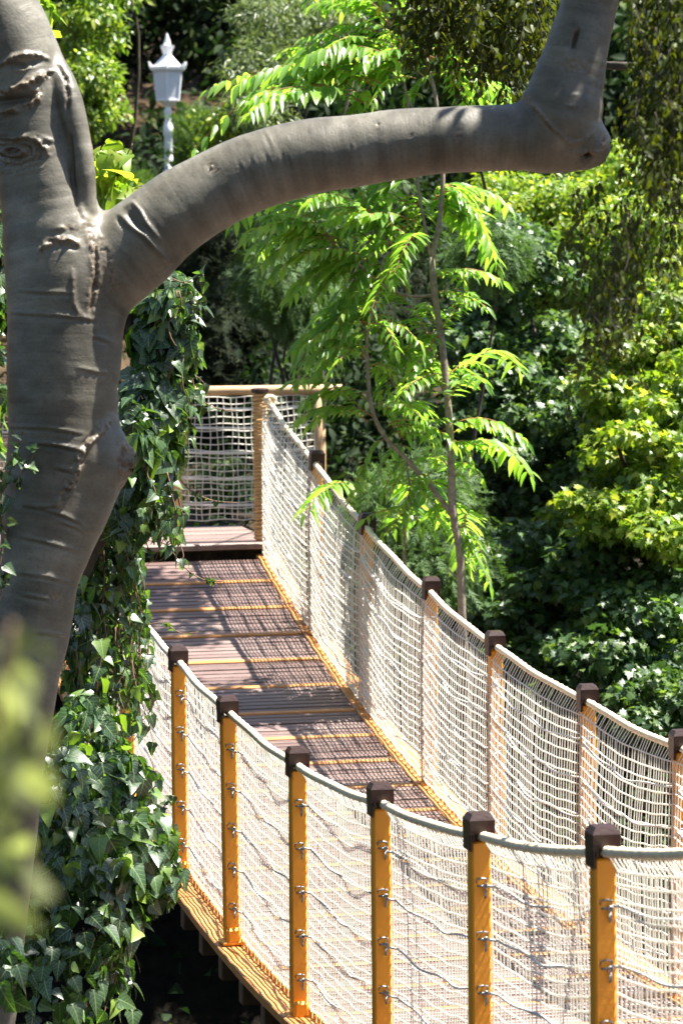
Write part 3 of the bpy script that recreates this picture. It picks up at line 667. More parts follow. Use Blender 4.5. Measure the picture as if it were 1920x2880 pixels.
# torn wood on the burl stub
tb = np.clip((uv[:, 0]-268)/14, 0, 1)*np.exp(-((uv[:, 1]-1062)/42)**2)
dsp = dsp+tb*(.03*n1+.03*n2+.012*n3); crust = np.maximum(crust, tb*1.0); dark = np.maximum(dark, tb*(.35+.9*np.clip(-n1*3, 0, .6)))
P = P+nn*dsp[:, None]
me.vertices.foreach_set('co', P.astype(np.float32).ravel())
dT, aT, rT = seg_sdf(G_tr, P); dB, aB, rB = seg_sdf(G_br, P); dL, aL, rL = seg_sdf(G_lb, P)
wh = np.argmin(np.stack([dT, dB, dL]), 0); al = np.choose(wh, [aT, aB+20, aL+40]); rr = nrm(np.choose(wh[:, None], [rT, rB, rL]))
for nm, arr in (('crust', crust), ('dark', dark)):
    a = me.attributes.new(nm, 'FLOAT', 'POINT'); a.data.foreach_set('value', arr.astype(np.float32))
bv = np.stack([al, rr@np.array([1., 0, 0])*.15+rr@np.array([0, 0, 1.])*.05, rr@np.array([0, 1., .3])*.15], -1)
a = me.attributes.new('bark', 'FLOAT_VECTOR', 'POINT'); a.data.foreach_set('vector', bv.astype(np.float32).ravel())
me.polygons.foreach_set('use_smooth', np.ones(len(me.polygons), bool)); me.update()
def bark_mat():
    m, n, l, b = mat('smooth_grey_bark')
    at = N(n, 'ShaderNodeAttribute', attribute_name='bark'); ac = N(n, 'ShaderNodeAttribute', attribute_name='crust'); ad = N(n, 'ShaderNodeAttribute', attribute_name='dark')
    mp = N(n, 'ShaderNodeMapping'); mp.inputs['Scale'].default_value = (70, 9, 9); l.new(at.outputs['Vector'], mp.inputs[0])
    w1 = N(n, 'ShaderNodeTexNoise', Scale=1, Detail=6, Roughness=.7); l.new(mp.outputs[0], w1.inputs[0])
    tc = n.new('ShaderNodeTexCoord')
    a1 = N(n, 'ShaderNodeTexNoise', Scale=3.2, Detail=6, Roughness=.6); l.new(tc.outputs['Object'], a1.inputs[0])
    a2 = N(n, 'ShaderNodeTexNoise', Scale=85, Detail=4, Roughness=.7); l.new(tc.outputs['Object'], a2.inputs[0])
    mp3 = N(n, 'ShaderNodeMapping'); mp3.inputs['Scale'].default_value = (9, 3, 3); l.new(at.outputs['Vector'], mp3.inputs[0])
    a3 = N(n, 'ShaderNodeTexNoise', Scale=1.6, Detail=5, Roughness=.6); l.new(mp3.outputs[0], a3.inputs[0])
    r1 = ramp(n, [(.25, (.054, .048, .036)), (.5, (.122, .112, .088)), (.78, (.245, .230, .192))]); l.new(a1.outputs[0], r1.inputs[0])
    r3 = ramp(n, [(.3, (.58, .57, .55)), (.7, (1.28, 1.28, 1.27))]); l.new(a3.outputs[0], r3.inputs[0])
    x0 = N(n, 'ShaderNodeMix', data_type='RGBA', blend_type='MULTIPLY'); x0.inputs[0].default_value = 1; l.new(r1.outputs[0], x0.inputs[6]); l.new(r3.outputs[0], x0.inputs[7])
    r2 = ramp(n, [(.36, (.35, .34, .32)), (.46, (1, 1, 1))]); l.new(a2.outputs[0], r2.inputs[0])
    x1 = N(n, 'ShaderNodeMix', data_type='RGBA', blend_type='MULTIPLY'); x1.inputs[0].default_value = .35; l.new(x0.outputs[2], x1.inputs[6]); l.new(r2.outputs[0], x1.inputs[7])
    rw = ramp(n, [(.3, (.8, .8, .8)), (.65, (1.1, 1.1, 1.1))]); l.new(w1.outputs[0], rw.inputs[0])
    x2 = N(n, 'ShaderNodeMix', data_type='RGBA', blend_type='MULTIPLY'); x2.inputs[0].default_value = .55; l.new(x1.outputs[2], x2.inputs[6]); l.new(rw.outputs[0], x2.inputs[7])
    rc = ramp(n, [(.35, (.07, .05, .032)), (.7, (.30, .23, .155))]); l.new(a2.outputs[0], rc.inputs[0])
    x3 = N(n, 'ShaderNodeMix', data_type='RGBA'); l.new(ac.outputs['Fac'], x3.inputs[0]); l.new(x2.outputs[2], x3.inputs[6]); l.new(rc.outputs[0], x3.inputs[7])
    x4 = N(n, 'ShaderNodeMix', data_type='RGBA'); l.new(ad.outputs['Fac'], x4.inputs[0]); l.new(x3.outputs[2], x4.inputs[6]); x4.inputs[7].default_value = (.05, .028, .018, 1)
    l.new(x4.outputs[2], b.inputs['Base Color']); b.inputs['Roughness'].default_value = .46; b.inputs['Specular IOR Level'].default_value = .5
    ad2 = N(n, 'ShaderNodeMath', operation='ADD'); l.new(w1.outputs[0], ad2.inputs[0]); l.new(a2.outputs[0], ad2.inputs[1])
    bp = N(n, 'ShaderNodeBump', Strength=.22, Distance=.006); l.new(ad2.outputs[0], bp.inputs['Height']); l.new(bp.outputs[0], b.inputs['Normal'])
    return m
me.materials.clear(); me.materials.append(bark_mat())
ptree = thing('plane_tree', 'large tree with smooth grey knotted trunk and a thick limb arching over the bridge', 'tree')
me.name = 'trunk'; link('trunk', me, ptree)
# its unseen crown above the picture, widened to hold skylight off the trunk
L = Leaves()
for q in range(120):
    c = np.array([rng.uniform(-10, -3.2), rng.uniform(-12, 9), 0]); c[2] = 8.2+.25*(-3-c[0])*.3+rng.normal(0, .6)
    if abs(c[1]-3.5) < 2 and c[0] > -4: continue
    clump(L, c, [.8, .8, .4], 110, OVAL, .2)
for q in range(14): clump(L, np.array([.75, 3.2, 6.3])+rv(1, .3)[0]*[1, 1, .6], [.3, .3, .22], 70, OVAL, .12)
for q in range(120):                                            # unseen clumps added low round the viewpoint side to block skylight
    a = rng.uniform(R(165), R(320)); rr_ = rng.uniform(9.5, 12.5); c = np.array([-4+rr_*math.cos(a)*.9, -4+rr_*math.sin(a), rng.uniform(1.5, 8.2)])
    clump(L, c, [.95, .95, .6], 60, OVAL, .32)
L.build('crown', M['maple'], ptree)
m = MB()
for a, b in ((G_tr[-1, :3], (-4.2, 5.0, 8.3)), (G_tr[-1, :3], (-5.5, 1.2, 8.5)), (G_tr[-1, :3], (-7, -4, 8.7)), (G_lb[-1, :3], (.6, 3.3, 6.4)), (G_lb[-1, :3], (1.0, 3.2, 6.6)), (G_tr[-1, :3], (-8, -12, 6)), (G_tr[-1, :3], (-13, -4, 6))): limb(m, a, b, .075, .02, .15, 12)
m.build('upper_branch', M['stem'], ptree, True)

# ------------------------------------------------------------------ ivy
def ivy_surface(L, c2, r2, Z, dz, n, size, tpl=IVY, front=.25):
    s = pm(Z); c = U(c2[0], c2[1], Z); d = nrm(rv(n*2)); d = d[(d@(-FW) > -front)][:n]; n = len(d)
    r = rng.uniform(.72, 1.06, n)
    P = c+r[:, None]*(d@RT)[:, None]*r2[0]*s*RT+r[:, None]*(d@UP)[:, None]*r2[1]*s*UP+r[:, None]*(d@np.array([sy_, cy_, 0]))[:, None]*dz*np.array([sy_, cy_, 0])
    Nn = d*.9+UP*.55+rv(n, .38); D = -UP*1.2+rv(n, .55)+d*.35
    L.put(tpl, P, D, Nn, size*rng.uniform(.5, 1.25, n))
def hanging(L, mb, top, length, leafs, size, sway=.06, tpl=IVY, r=.0035, dirv=(0, 0, -1)):
    n = 16; t = np.linspace(0, 1, n)[:, None]; ph = rng.uniform(0, 6, 3)
    P = np.asarray(top)+np.asarray(dirv)*length*t+sway*np.concatenate([np.sin(t*5+ph[0])*t, np.sin(t*6+ph[1])*t, .4*np.sin(t*9+ph[2])*t], 1)
    mb.tube(P, r*(1.2-.7*t[:, 0]), 5)
    i = rng.uniform(0, n-1.01, leafs); k = i.astype(int); f = (i-k)[:, None]; Q = P[k]*(1-f)+P[k+1]*f
    side = nrm(rv(leafs)*[1, 1, .35]); D = side*.6-UP*.9+rv(leafs, .3); L.put(tpl, Q+side*size*.35, D, side*.8+UP*.5+rv(leafs, .4), size*rng.uniform(.5, 1.2, leafs))
def ivy_thing(name, label, surf, hang, trunkpx, trw, tendr=(), mt='ivy'):
    t = thing(name, label, 'ivy'); L = Leaves(); mb = MB()
    for s_ in surf: ivy_surface(L, *s_)
    for (x0, x1, y0, y1, Z, ln, cnt, lf, size) in hang:
        for q in range(cnt):
            x = rng.uniform(x0, x1); y = rng.uniform(y0, y1); hanging(L, mb, U(x, y, Z+rng.uniform(-.35, .35)), ln*rng.uniform(.6, 1.15)*pm(Z), lf, size)
    for pts, Z, lf, size in tendr:
        Pp = spline(np.array([U(a, b, Z) for a, b in pts]), 30); mb.tube(Pp, .0026, 4)
        k = rng.choice(np.arange(6, 30), lf); L.put(IVY, Pp[k], rv(lf)-UP*.5, rv(lf, .5)-FW+UP*.4, size*rng.uniform(.5, 1.2, lf))
    L.build('foliage', M[mt], t); tag(mb.build('vine_stem', M['vinestem'], t, True), kind='stuff')
    if trunkpx:
        G = spline(cl(trunkpx), 20); m2 = MB(); m2.tube(G[:, :3], G[:, 3], 12); m2.build('support_trunk', M['darkbark'], t, True)
    return t
ivy_thing('ivy_column', 'tall column of dark glossy ivy rising behind the grey trunk beside the far landing',
    [((395, 690), (62, 62), 17.0, .16, 110, .10), ((375, 790), (72, 90), 17.1, .22, 200, .11), ((360, 900), (68, 90), 17.0, .22, 200, .11), ((350, 1010), (62, 90), 16.9, .22, 170, .10), ((330, 1110), (66, 80), 16.9, .2, 150, .09), ((300, 1010), (40, 110), 16.7, .12, 80, .11), ((430, 790), (28, 70), 16.9, .1, 46, .08), ((300, 1180), (60, 60), 16.9, .2, 120, .08)],
    [(380, 455, 760, 860, 16.9, 190, 9, 12, .06), (330, 415, 1040, 1150, 16.9, 150, 12, 11, .06), (400, 445, 640, 720, 16.8, 120, 6, 8, .06)],
    [(40, 2100, 60, 16.6), (70, 1700, 60, 16.8), (130, 1450, 60, 17.0), (230, 1220, 66, 17.1), (335, 1040, 66, 17.2), (370, 800, 60, 17.2), (392, 660, 34, 17.1)], .2,
    [([(395, 640), (430, 650), (465, 630), (470, 650)], 16.8, 7, .05), ([(440, 860), (455, 910), (490, 935), (548, 945)], 17.0, 9, .028), ([(400, 1080), (430, 1120), (490, 1150), (545, 1155)], 17.0, 9, .03), ([(420, 640), (450, 700), (475, 690)], 16.8, 8, .045)])
ivy_thing('ivy_curtain', 'loose curtain of trailing ivy stems hanging over the orange posts and net of the bridge',
    [((250, 1230), (70, 70), 17.4, .2, 120, .08), ((220, 1330), (50, 80), 17.3, .18, 90, .075), ((290, 1300), (40, 60), 17.4, .12, 60, .07), ((180, 1420), (30, 100), 17.0, .14, 70, .085)],
    [(165, 330, 1180, 1300, 17.4, 380, 26, 24, .06), (180, 322, 1330, 1480, 17.3, 260, 24, 16, .055), (160, 240, 1400, 1500, 17.1, 260, 14, 14, .08), (240, 325, 1420, 1560, 17.2, 220, 14, 14, .06)], None, 0,
    [([(330, 1240), (380, 1250), (420, 1300), (480, 1335), (512, 1335)], 17.2, 8, .03), ([(325, 1440), (370, 1430), (420, 1455), (455, 1452)], 17.3, 8, .028), ([(330, 1230), (360, 1290), (400, 1260)], 17.2, 6, .04)])
ivy_thing('ivy_mound', 'broad mound of glossy ivy growing over the slope below the left net of the bridge',
    [((205, 1690), (75, 95), 15.9, .3, 202, 0.086), ((250, 1810), (95, 110), 15.8, .35, 310, 0.090), ((300, 1930), (105, 95), 15.7, .35, 310, 0.086), ((335, 2010), (80, 75), 15.7, .3, 202, 0.078), ((220, 1960), (120, 110), 15.5, .35, 310, 0.090), ((140, 1850), (70, 130), 15.5, .3, 202, 0.090), ((200, 2110), (130, 80), 15.4, .35, 135, 0.082), ((130, 2250), (140, 120), 15.2, .35, 94, 0.078), ((215, 2300), (80, 90), 15.3, .3, 45, 0.078), ((60, 2120), (70, 120), 15.3, .3, 81, 0.082), ((375, 1990), (45, 60), 15.7, .2, 81, 0.066)],
    [(180, 320, 2000, 2150, 15.6, 220, 10, 10, .08)], None, 0,
    [([(300, 1800), (330, 1830), (360, 1800), (372, 1780)], 15.7, 5, .05), ([(330, 1880), (380, 1850), (398, 1830)], 15.7, 6, .04)])
ivy_thing('climbing_ivy', 'sparse young ivy climbing the left edge of the grey trunk',
    [((-8, 620), (14, 130), 13.9, .1, 40, .075), ((-6, 900), (14, 160), 13.9, .1, 46, .07), ((5, 2180), (30, 80), 13.25, .1, 22, .10), ((20, 2240), (30, 60), 13.2, .1, 12, .09), ((-6, 1150), (16, 90), 13.4, .08, 16, .06)],
    [], None, 0,
    [([(-6, 1160), (10, 1120), (25, 1080), (40, 1030), (55, 990)], 13.30, 9, .04), ([(-8, 1230), (20, 1150), (48, 1090), (70, 1060), (82, 1030)], 13.28, 10, .045), ([(-8, 1400), (4, 1360), (10, 1330), (14, 1300)], 13.3, 7, .05), ([(0, 1300), (10, 1240), (22, 1190)], 13.3, 5, .035)])
ivy_thing('lime_vine', 'bright yellow green creeper in the fork between trunk and limb',
    [((255, 395), (46, 70), 15.6, .16, 46, .085), ((285, 440), (40, 40), 15.5, .14, 26, .10), ((215, 430), (22, 60), 15.6, .1, 18, .08), ((110, 40), (18, 50), 14.2, .08, 16, .10)],
    [], [(-60, 2300, 26, 15.6), (80, 1500, 22, 15.8), (150, 900, 18, 15.8), (232, 520, 10, 15.7), (245, 420, 6, 15.6)], .1,
    [([(262, 480), (268, 420), (290, 360), (305, 330)], 15.5, 8, .07), ([(240, 460), (225, 400), (205, 350)], 15.6, 7, .07), ([(275, 470), (310, 430), (335, 425)], 15.5, 5, .08)], 'vine')

# ------------------------------------------------------------------ the sapling with compound leaves
sap = thing('sapling', 'slender pale stemmed sapling with bright green feather shaped compound leaves', 'sapling')
ZS = 22.5
m = MB()
def br(pts, w0, w1, Z=ZS):
    G = spline(np.array([U(a, b, Z+(c[0] if c else 0)) for a, b, *c in pts]), 36); m.tube(G, np.linspace(w0, w1, 36)*pm(Z)/2*(1+.06*np.sin(np.arange(36)*1.9)), 9); return G
B1 = br([(1085, 2300, .6), (1072, 1700, .2), (1060, 1420), (1055, 1260), (1040, 1180), (1035, 1050), (1027, 920), (1013, 780), (998, 680), (990, 590)], 26, 15)
B2 = br([(990, 600), (1008, 510), (1016, 420), (1012, 320), (1000, 225), (985, 160), (960, 60), (940, -40)], 13, 6)
B3 = br([(992, 610), (975, 520), (958, 420), (948, 330), (930, 200), (915, 100)], 8, 5)
B4 = br([(995, 678), (940, 680), (880, 655), (830, 612), (780, 572), (735, 530)], 8, 4)
B5 = br([(1043, 1190), (985, 1112), (930, 1052), (885, 1005), (857, 950), (845, 860), (843, 770), (858, 700), (880, 600)], 13, 6)
B6 = br([(928, 1320, .1), (930, 1200), (940, 1120), (930, 1050)], 9, 4)
br([(1058, 1330), (1045, 1322), (1025, 1305)], 5, 3); br([(1012, 690), (1035, 640), (1050, 610)], 5, 3)
m.build('trunk', M['stem'], sap, True)
LV = Leaves(); ms = MB()
def compound(a, b, dep, dens=1.0):
    base = U(a[0], a[1], ZS); tip = U(b[0], b[1], ZS+dep); ln = np.linalg.norm(tip-base); n = 18
    t = np.linspace(0, 1, n)[:, None]; lift = rng.uniform(.10, .24)*ln
    Pp = base+(tip-base)*t+UP*4*t*(1-t)*lift+rv(1, .012)*np.sin(t*3)
    ms.tube(Pp, np.linspace(.0045, .0018, n), 5)
    tg = nrm(np.gradient(Pp, axis=0)); pairs = int(np.clip(ln/.036, 6, 15)*dens)
    tt = np.linspace(.16, .97, pairs); k = (tt*(n-1)).astype(int); Q = Pp[k]; T = tg[k]
    side = nrm(np.cross(T, UP)); roll = rng.normal(0, .25)
    for sg in (-1, 1):
        D = sg*side*rng.uniform(.75, .95)+T*.42-UP*(.14+.30*tt[:, None])*rng.uniform(.5, 1.4)+rv(pairs, .12)
        Nn = UP*.8+.5*sd+sg*side*(.35+roll)+T*.1+rv(pairs, .25)
        LV.put(LANCE, Q+rv(pairs, .004), D, Nn, np.clip(ln*.26, .085, .165)*(1-.35*np.abs(tt-.45))*rng.uniform(.85, 1.15, pairs))
    LV.put(LANCE, Pp[-1:], tg[-1:]-UP*.3, UP[None]+rv(1, .3), .10)
LEAFS = [((850, 150), (690, 90)), ((860, 200), (525, 205)), ((830, 235), (560, 268)), ((900, 60), (720, 10)), ((940, 160), (700, 130)), ((920, 100), (800, 60)), ((955, 180), (860, 235)), ((1000, 170), (1075, 235)), ((1000, 165), (930, 250)), ((985, 130), (890, 170)), ((1050, 160), (1130, 245)), ((1005, 120), (1090, 110)), ((880, 30), (760, -10)), ((960, 60), (1050, 40)), ((940, 0), (1010, 40)), ((800, 190), (640, 165)), ((760, 215), (590, 232)), ((900, 140), (780, 200)), ((860, 100), (730, 140)), ((940, -20), (850, 40)), ((915, 110), (980, 60)),
 ((775, 570), (555, 555)), ((780, 560), (600, 612)), ((760, 550), (640, 490)), ((800, 585), (690, 650)), ((830, 610), (720, 700)), ((870, 640), (755, 740)), ((735, 520), (570, 530)), ((850, 500), (700, 470)), ((900, 480), (840, 600)), ((930, 500), (800, 520)), ((960, 470), (880, 565)), ((940, 450), (990, 570)), ((900, 560), (790, 640)), ((930, 620), (850, 720)), ((950, 400), (820, 450)), ((960, 540), (900, 640)), ((840, 590), (750, 600)),
 ((1020, 440), (1135, 590)), ((1015, 430), (1100, 500)), ((1010, 480), (1115, 545)), ((1000, 670), (1118, 705)), ((1010, 640), (1080, 625)), ((1015, 760), (1095, 690)),
 ((843, 740), (700, 795)), ((843, 730), (900, 845)), ((850, 760), (715, 875)), ((860, 740), (965, 790)), ((855, 720), (770, 745)), ((950, 780), (870, 850)), ((1000, 800), (920, 740)), ((845, 800), (760, 850)), ((850, 840), (930, 900)), ((848, 820), (700, 830)),
 ((1020, 880), (1105, 840)), ((1025, 930), (1115, 880)), ((1025, 920), (960, 860)), ((1020, 860), (920, 905)), ((1010, 780), (940, 840)),
 ((850, 920), (700, 930)), ((860, 960), (712, 975)), ((870, 930), (965, 960)), ((900, 1000), (1015, 960)), ((900, 980), (990, 1015)), ((1035, 1000), (1162, 1000)), ((1035, 1020), (1125, 1050)), ((950, 1060), (880, 1130)), ((985, 1090), (930, 1180)), ((1040, 1090), (1105, 1100)), ((1045, 1100), (975, 1050)), ((850, 1060), (800, 1165)), ((830, 1120), (700, 1182)), ((940, 1100), (1000, 1165)), ((1055, 1210), (1115, 1305)), ((1060, 1200), (1078, 1300)), ((880, 1010), (825, 1100)), ((1040, 1180), (975, 1210)), ((925, 1180), (870, 1240))]
for a, b in LEAFS:
    compound(a, b, rng.normal(0, .2))
    for kk in range(0 if (a[1] > 1000 and a[0] < 900) else (2 if a[1] < 640 or rng.random() < .5 else 1)): compound((a[0]+rng.normal(0, 14), a[1]+rng.normal(0, 20)), (b[0]+rng.normal(0, 45), b[1]+rng.normal(0, 45)), rng.normal(.3, .3), .9)
LV.build('foliage', M['ailan'], sap); ms.build('leaf_stalk', M['redstem'], sap, True)

# ------------------------------------------------------------------ trees and shrubs behind
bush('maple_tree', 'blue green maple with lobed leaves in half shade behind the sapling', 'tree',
     [(1180, 620, 120, 110, 28, .8, 1.2), (1130, 800, 110, 120, 28, .9, 1.4), (1200, 960, 140, 130, 27.5, 1, 2), (1160, 1120, 140, 120, 28, 1, 1.8), (1300, 1080, 120, 120, 27.5, 1, 1.5), (1330, 850, 100, 120, 28.5, .9, 1.2), (1080, -270, 230, 130, 24.4, .8, 2.0)],  # last entry: unseen high clumps, added to shade the far deck
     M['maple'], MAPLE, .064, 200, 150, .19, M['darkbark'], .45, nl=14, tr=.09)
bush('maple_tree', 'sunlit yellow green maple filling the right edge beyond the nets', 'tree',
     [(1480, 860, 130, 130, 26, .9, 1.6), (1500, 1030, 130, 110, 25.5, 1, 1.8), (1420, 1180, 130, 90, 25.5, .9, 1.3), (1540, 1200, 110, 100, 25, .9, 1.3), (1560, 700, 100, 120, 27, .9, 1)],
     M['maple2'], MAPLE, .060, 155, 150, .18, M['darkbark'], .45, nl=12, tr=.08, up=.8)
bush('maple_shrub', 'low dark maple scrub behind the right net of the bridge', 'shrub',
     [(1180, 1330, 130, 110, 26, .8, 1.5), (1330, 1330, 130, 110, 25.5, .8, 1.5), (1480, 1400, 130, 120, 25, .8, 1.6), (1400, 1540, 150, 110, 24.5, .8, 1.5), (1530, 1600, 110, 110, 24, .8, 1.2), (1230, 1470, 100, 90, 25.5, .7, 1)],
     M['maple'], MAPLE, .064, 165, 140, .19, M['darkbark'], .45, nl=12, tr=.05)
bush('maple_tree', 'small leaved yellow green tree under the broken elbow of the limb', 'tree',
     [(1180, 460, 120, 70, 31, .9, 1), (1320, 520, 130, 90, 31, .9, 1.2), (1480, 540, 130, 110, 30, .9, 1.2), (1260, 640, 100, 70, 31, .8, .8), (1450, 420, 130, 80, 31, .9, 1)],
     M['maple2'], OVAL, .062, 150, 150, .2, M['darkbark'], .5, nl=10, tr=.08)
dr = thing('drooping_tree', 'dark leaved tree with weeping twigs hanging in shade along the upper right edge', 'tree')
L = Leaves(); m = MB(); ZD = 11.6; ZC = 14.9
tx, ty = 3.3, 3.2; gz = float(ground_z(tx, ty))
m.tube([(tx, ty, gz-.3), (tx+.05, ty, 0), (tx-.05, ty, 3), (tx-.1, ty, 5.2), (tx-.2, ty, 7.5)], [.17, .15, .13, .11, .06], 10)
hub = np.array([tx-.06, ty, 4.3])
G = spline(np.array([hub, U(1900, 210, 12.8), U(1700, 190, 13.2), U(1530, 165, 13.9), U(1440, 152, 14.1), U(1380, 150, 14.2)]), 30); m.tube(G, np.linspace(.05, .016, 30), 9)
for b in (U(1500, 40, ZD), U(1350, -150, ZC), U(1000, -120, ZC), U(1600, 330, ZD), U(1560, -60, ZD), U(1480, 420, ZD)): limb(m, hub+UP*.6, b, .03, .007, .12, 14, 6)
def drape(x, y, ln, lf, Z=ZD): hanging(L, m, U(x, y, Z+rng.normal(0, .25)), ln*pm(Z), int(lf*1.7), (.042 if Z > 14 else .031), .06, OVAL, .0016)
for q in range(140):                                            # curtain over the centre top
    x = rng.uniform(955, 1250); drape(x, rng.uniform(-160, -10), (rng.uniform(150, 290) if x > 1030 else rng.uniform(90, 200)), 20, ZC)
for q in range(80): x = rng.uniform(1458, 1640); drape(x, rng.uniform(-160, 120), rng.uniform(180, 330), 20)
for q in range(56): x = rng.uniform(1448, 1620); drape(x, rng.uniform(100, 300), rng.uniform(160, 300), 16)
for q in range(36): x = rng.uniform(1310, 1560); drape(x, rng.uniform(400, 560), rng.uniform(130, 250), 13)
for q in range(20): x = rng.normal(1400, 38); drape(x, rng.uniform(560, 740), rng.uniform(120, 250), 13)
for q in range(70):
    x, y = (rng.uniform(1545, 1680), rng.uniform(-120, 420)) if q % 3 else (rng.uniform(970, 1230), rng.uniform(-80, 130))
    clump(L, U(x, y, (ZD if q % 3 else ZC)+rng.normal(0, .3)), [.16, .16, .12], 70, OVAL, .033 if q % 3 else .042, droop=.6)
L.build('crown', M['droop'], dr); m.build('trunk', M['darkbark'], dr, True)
bush('leafy_tree', 'bright small leaved tree standing between the grey trunk and the white lamp', 'tree',
     [(205, 60, 60, 80, 36, .8, 1.2), (220, 160, 45, 70, 35.5, .8, 1.2), (205, 255, 45, 50, 35.5, .7, 1), (150, 200, 70, 120, 36.5, .8, 1), (240, -40, 70, 60, 36, .8, .8)],
     M['small'], OVAL, .085, 105, 80, .19, M['darkbark'], .6, nl=6, tr=.07, toff=(-.55, .2))
bush('olive_bush', 'grey green fine leaved bush at the top between lamp and sapling', 'bush',
     [(640, 60, 95, 70, 35, .9, 1.5), (600, 150, 60, 60, 34.5, .7, 1), (690, 150, 60, 60, 35, .7, .8), (740, 30, 80, 60, 35.5, .8, .8), (660, -50, 100, 60, 36, .9, .8), (600, 240, 60, 40, 34, .6, .6)],
     M['olive'], NARROW, .085, 110, 90, .20, M['darkbark'], .7, nl=8)
bush('evergreen_shrub', 'clipped looking evergreen shrub with pale shoots right of the lamp column', 'shrub',
     [(550, 265, 50, 45, 36, .6, 1.2), (505, 300, 40, 40, 36, .6, 1), (590, 230, 50, 40, 36, .6, .8)], M['small'], OVAL, .06, 46, 90, .16, M['darkbark'], .7, nl=6)
bush('juniper', 'upright feathery green juniper hiding the foot of the white lamp', 'conifer',
     [(470, 335, 32, 50, 40, .4, 1.2), (485, 400, 44, 50, 40, .4, 1), (445, 290, 8, 22, 40.5, .2, .25), (510, 360, 40, 40, 40, .4, .6), (448, 385, 12, 30, 40, .3, .4)], M['conif'], SPRAY, .15, 60, 80, .15, M['darkbark'], 1.2, nl=6, up=.2, droop=-.5)
bush('low_conifer', 'low feathery conifer scrub at the foot of the dirt slope', 'conifer',
     [(290, 440, 50, 26, 38, .5, 1), (350, 455, 34, 20, 38, .5, .8)], M['conif'], SPRAY, .13, 30, 60, .12, M['darkbark'], .8, nl=5, up=.2, droop=-.4)
bush('cypress', 'soft pale green cypress with hanging sprays left of the sapling', 'conifer',
     [(650, 640, 70, 70, 29, .6, 1.3), (700, 520, 80, 70, 29.5, .6, 1.2), (640, 480, 60, 60, 29.5, .6, .8), (790, 420, 90, 60, 30, .6, .9), (720, 700, 50, 60, 29, .5, .7)], M['cypress'], SPRAY, .17, 95, 75, .19, M['darkbark'], .9, nl=8, up=.3, droop=.5)
bush('cypress', 'feathery cypress low behind the rail below the sapling', 'conifer',
     [(930, 1240, 60, 70, 24.5, .5, 1), (1000, 1300, 70, 60, 24.5, .5, 1), (880, 1180, 40, 50, 24.5, .5, .6), (1120, 560, 40, 60, 25.5, .4, .5), (1010, 1130, 60, 80, 25, .5, .7)], M['cypress'], SPRAY, .15, 80, 75, .17, M['darkbark'], .9, nl=6, up=.3, droop=.4)
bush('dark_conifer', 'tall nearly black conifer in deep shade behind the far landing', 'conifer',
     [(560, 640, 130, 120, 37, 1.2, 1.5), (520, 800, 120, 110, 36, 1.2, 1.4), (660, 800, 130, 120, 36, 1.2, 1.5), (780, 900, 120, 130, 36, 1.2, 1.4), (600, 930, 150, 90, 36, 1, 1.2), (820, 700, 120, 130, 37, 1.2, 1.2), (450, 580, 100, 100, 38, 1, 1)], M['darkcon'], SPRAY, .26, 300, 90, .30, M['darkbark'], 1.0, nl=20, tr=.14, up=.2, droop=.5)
bush('leafy_shrub', 'low light green shrubs seen through the white net fence of the landing', 'shrub',
     [(520, 1110, 70, 50, 31, .7, 1), (600, 1150, 70, 50, 31, .7, 1), (430, 1160, 60, 50, 31, .7, .7)], M['darkleaf'], OVAL, .075, 40, 55, .2, M['darkbark'], .6, nl=6)
# broad dark trees on the hill, in shade
hill = [((330, -70), 62, 2.2), ((560, -70), 60, 2.2), ((760, 300), 52, 2.4), ((960, 250), 52, 2.4), ((1180, 200), 48, 2.4), ((1400, 120), 48, 2.4), ((1600, 300), 45, 2.4), ((90, -40), 60, 2.4), ((430, -140), 72, 2.6), ((760, 0), 64, 2.6), ((1060, -60), 60, 2.6), ((200, -160), 66, 2.6), ((1350, -140), 58, 2.8), ((1620, -40), 56, 2.8), ((600, -240), 70, 2.8), ((900, -260), 70, 2.8)]
words = ['above the lamp', 'right of the lamp', 'behind the arch of the limb', 'behind the sapling tip', 'behind the limb elbow', 'behind the broken limb', 'at the right edge', 'behind the grey trunk', 'highest above the lamp', 'above the grey green bush', 'at the top centre', 'at the top left', 'at the top right of the limb', 'in the top right corner', 'at the top past the olive bush', 'at the very top centre']
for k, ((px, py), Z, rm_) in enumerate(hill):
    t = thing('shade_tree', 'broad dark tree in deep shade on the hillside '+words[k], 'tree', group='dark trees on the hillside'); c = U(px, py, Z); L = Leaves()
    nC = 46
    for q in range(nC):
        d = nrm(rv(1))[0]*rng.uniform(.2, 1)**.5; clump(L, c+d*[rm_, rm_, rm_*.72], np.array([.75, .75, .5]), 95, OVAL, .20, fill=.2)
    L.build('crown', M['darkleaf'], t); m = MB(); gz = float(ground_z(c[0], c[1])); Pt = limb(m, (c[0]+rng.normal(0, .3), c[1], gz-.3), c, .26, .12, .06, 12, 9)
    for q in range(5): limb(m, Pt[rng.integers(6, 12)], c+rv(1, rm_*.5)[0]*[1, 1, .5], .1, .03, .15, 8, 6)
    m.build('trunk', M['darkbark'], t, True)
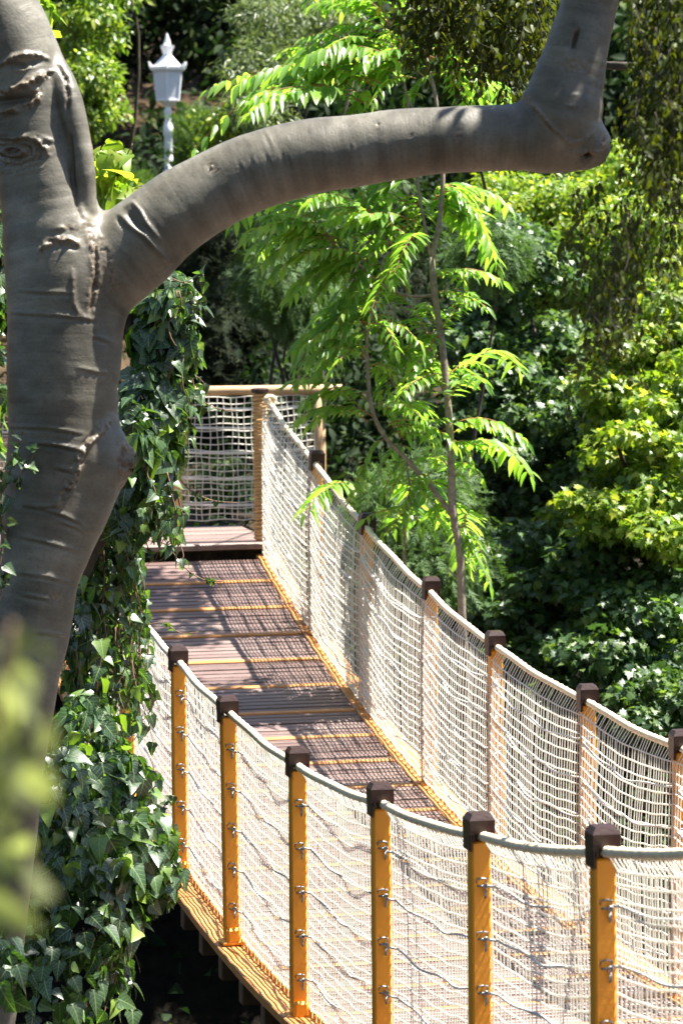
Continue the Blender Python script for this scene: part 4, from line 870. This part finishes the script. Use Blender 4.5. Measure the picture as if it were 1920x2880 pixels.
# dark scrub filling the ravine side behind the trees
sc_ = [((1080, 560), 40, 1.8), ((1350, 700), 38, 1.8), ((1580, 800), 36, 1.8), ((1100, 900), 34, 1.8), ((1350, 1050), 33, 1.8), ((1580, 1150), 32, 1.8), ((950, 1150), 33, 1.6), ((1200, 1350), 31, 1.5), ((1450, 1450), 30, 1.5), ((250, 560), 44, 1.6), ((60, 700), 44, 1.8), ((300, 900), 40, 1.8), ((830, 520), 44, 1.6)]
sw = ['behind the sapling trunk', 'behind the blue green maple', 'high at the right edge', 'behind the sapling middle', 'behind the maple scrub', 'low at the right edge', 'behind the far rail', 'behind the right net', 'lowest behind the right net', 'below the lamp', 'left of the grey trunk', 'behind the ivy column', 'beneath the arch of the limb']
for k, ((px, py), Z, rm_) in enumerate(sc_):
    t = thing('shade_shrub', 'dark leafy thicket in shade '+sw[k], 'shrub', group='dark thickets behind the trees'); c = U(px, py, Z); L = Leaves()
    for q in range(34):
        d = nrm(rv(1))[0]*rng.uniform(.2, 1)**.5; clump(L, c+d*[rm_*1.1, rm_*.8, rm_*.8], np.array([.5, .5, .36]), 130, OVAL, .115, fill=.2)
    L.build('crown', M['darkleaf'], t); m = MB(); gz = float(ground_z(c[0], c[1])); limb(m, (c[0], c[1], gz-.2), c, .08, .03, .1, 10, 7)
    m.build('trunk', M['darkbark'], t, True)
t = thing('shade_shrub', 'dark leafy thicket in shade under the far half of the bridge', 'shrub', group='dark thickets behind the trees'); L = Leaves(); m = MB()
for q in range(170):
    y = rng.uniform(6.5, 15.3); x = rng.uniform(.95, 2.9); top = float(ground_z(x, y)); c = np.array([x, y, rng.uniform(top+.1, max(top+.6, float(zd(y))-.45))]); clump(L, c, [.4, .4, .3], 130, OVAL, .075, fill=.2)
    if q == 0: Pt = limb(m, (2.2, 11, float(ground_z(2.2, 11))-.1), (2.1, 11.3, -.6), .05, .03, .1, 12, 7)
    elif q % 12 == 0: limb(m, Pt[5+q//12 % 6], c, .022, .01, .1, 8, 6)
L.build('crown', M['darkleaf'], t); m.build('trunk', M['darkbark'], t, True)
# ------------------------------------------------------------------ out-of-focus twig close to the camera
nr = thing('overhanging_twig', 'very near out of focus pale leafy twig at the lower left edge', 'twig')
L = Leaves(); m = MB(); ZN = 2.6
G = spline(np.array([U(-420, 3200, ZN+.1), U(-200, 2350, ZN), U(-60, 1800, ZN), U(20, 1520, ZN), U(30, 1430, ZN)]), 24); m.tube(G, np.linspace(.012, .002, 24), 7)
for (a, b), (c, d), sz in (((10, 1560), (40, 1700), .055), ((20, 1600), (100, 1640), .05), ((30, 1440), (60, 1560), .05), ((-20, 1700), (90, 1830), .062), ((-30, 1780), (60, 1960), .065), ((-40, 1960), (90, 2040), .06), ((-60, 1850), (-10, 1980), .06), ((60, 1980), (120, 2130), .06), ((-60, 2060), (100, 2150), .055), ((20, 1650), (10, 1790), .055), ((-10, 1560), (-20, 1680), .05), ((60, 1760), (140, 1850), .045)):
    p = U(a, b, ZN+rng.normal(0, .08))
    for kk in range(2):
        p2 = U(a+rng.normal(0, 40)-15, b+rng.normal(0, 60), ZN+rng.normal(0, .12)); L.put(OVAL, [p2], rv(1, .6)-UP, [-FW+UP*.5+rv(1, .6)[0]], sz*rng.uniform(.35, .7))
    L.put(OVAL, [p], [U(c, d, ZN)-p], [-FW+UP*.5+rv(1, .5)[0]], sz*1.1)
L.build('foliage', M['near'], nr); m.build('stem', M['vinestem'], nr, True)
# fallen leaves and ground ivy on the shaded ravine floor
L = Leaves(); n = 14000; x = rng.uniform(-7, 6, n); y = rng.uniform(0, 19, n); L.put(IVY, np.stack([x, y, ground_z(x, y)+rng.uniform(.02, .22, n)], -1), rv(n)*[1, 1, .4], UP+rv(n, .6), .085*rng.uniform(.6, 1.3, n))
tag(L.build('ground_cover', M['darkleaf']), kind='stuff')
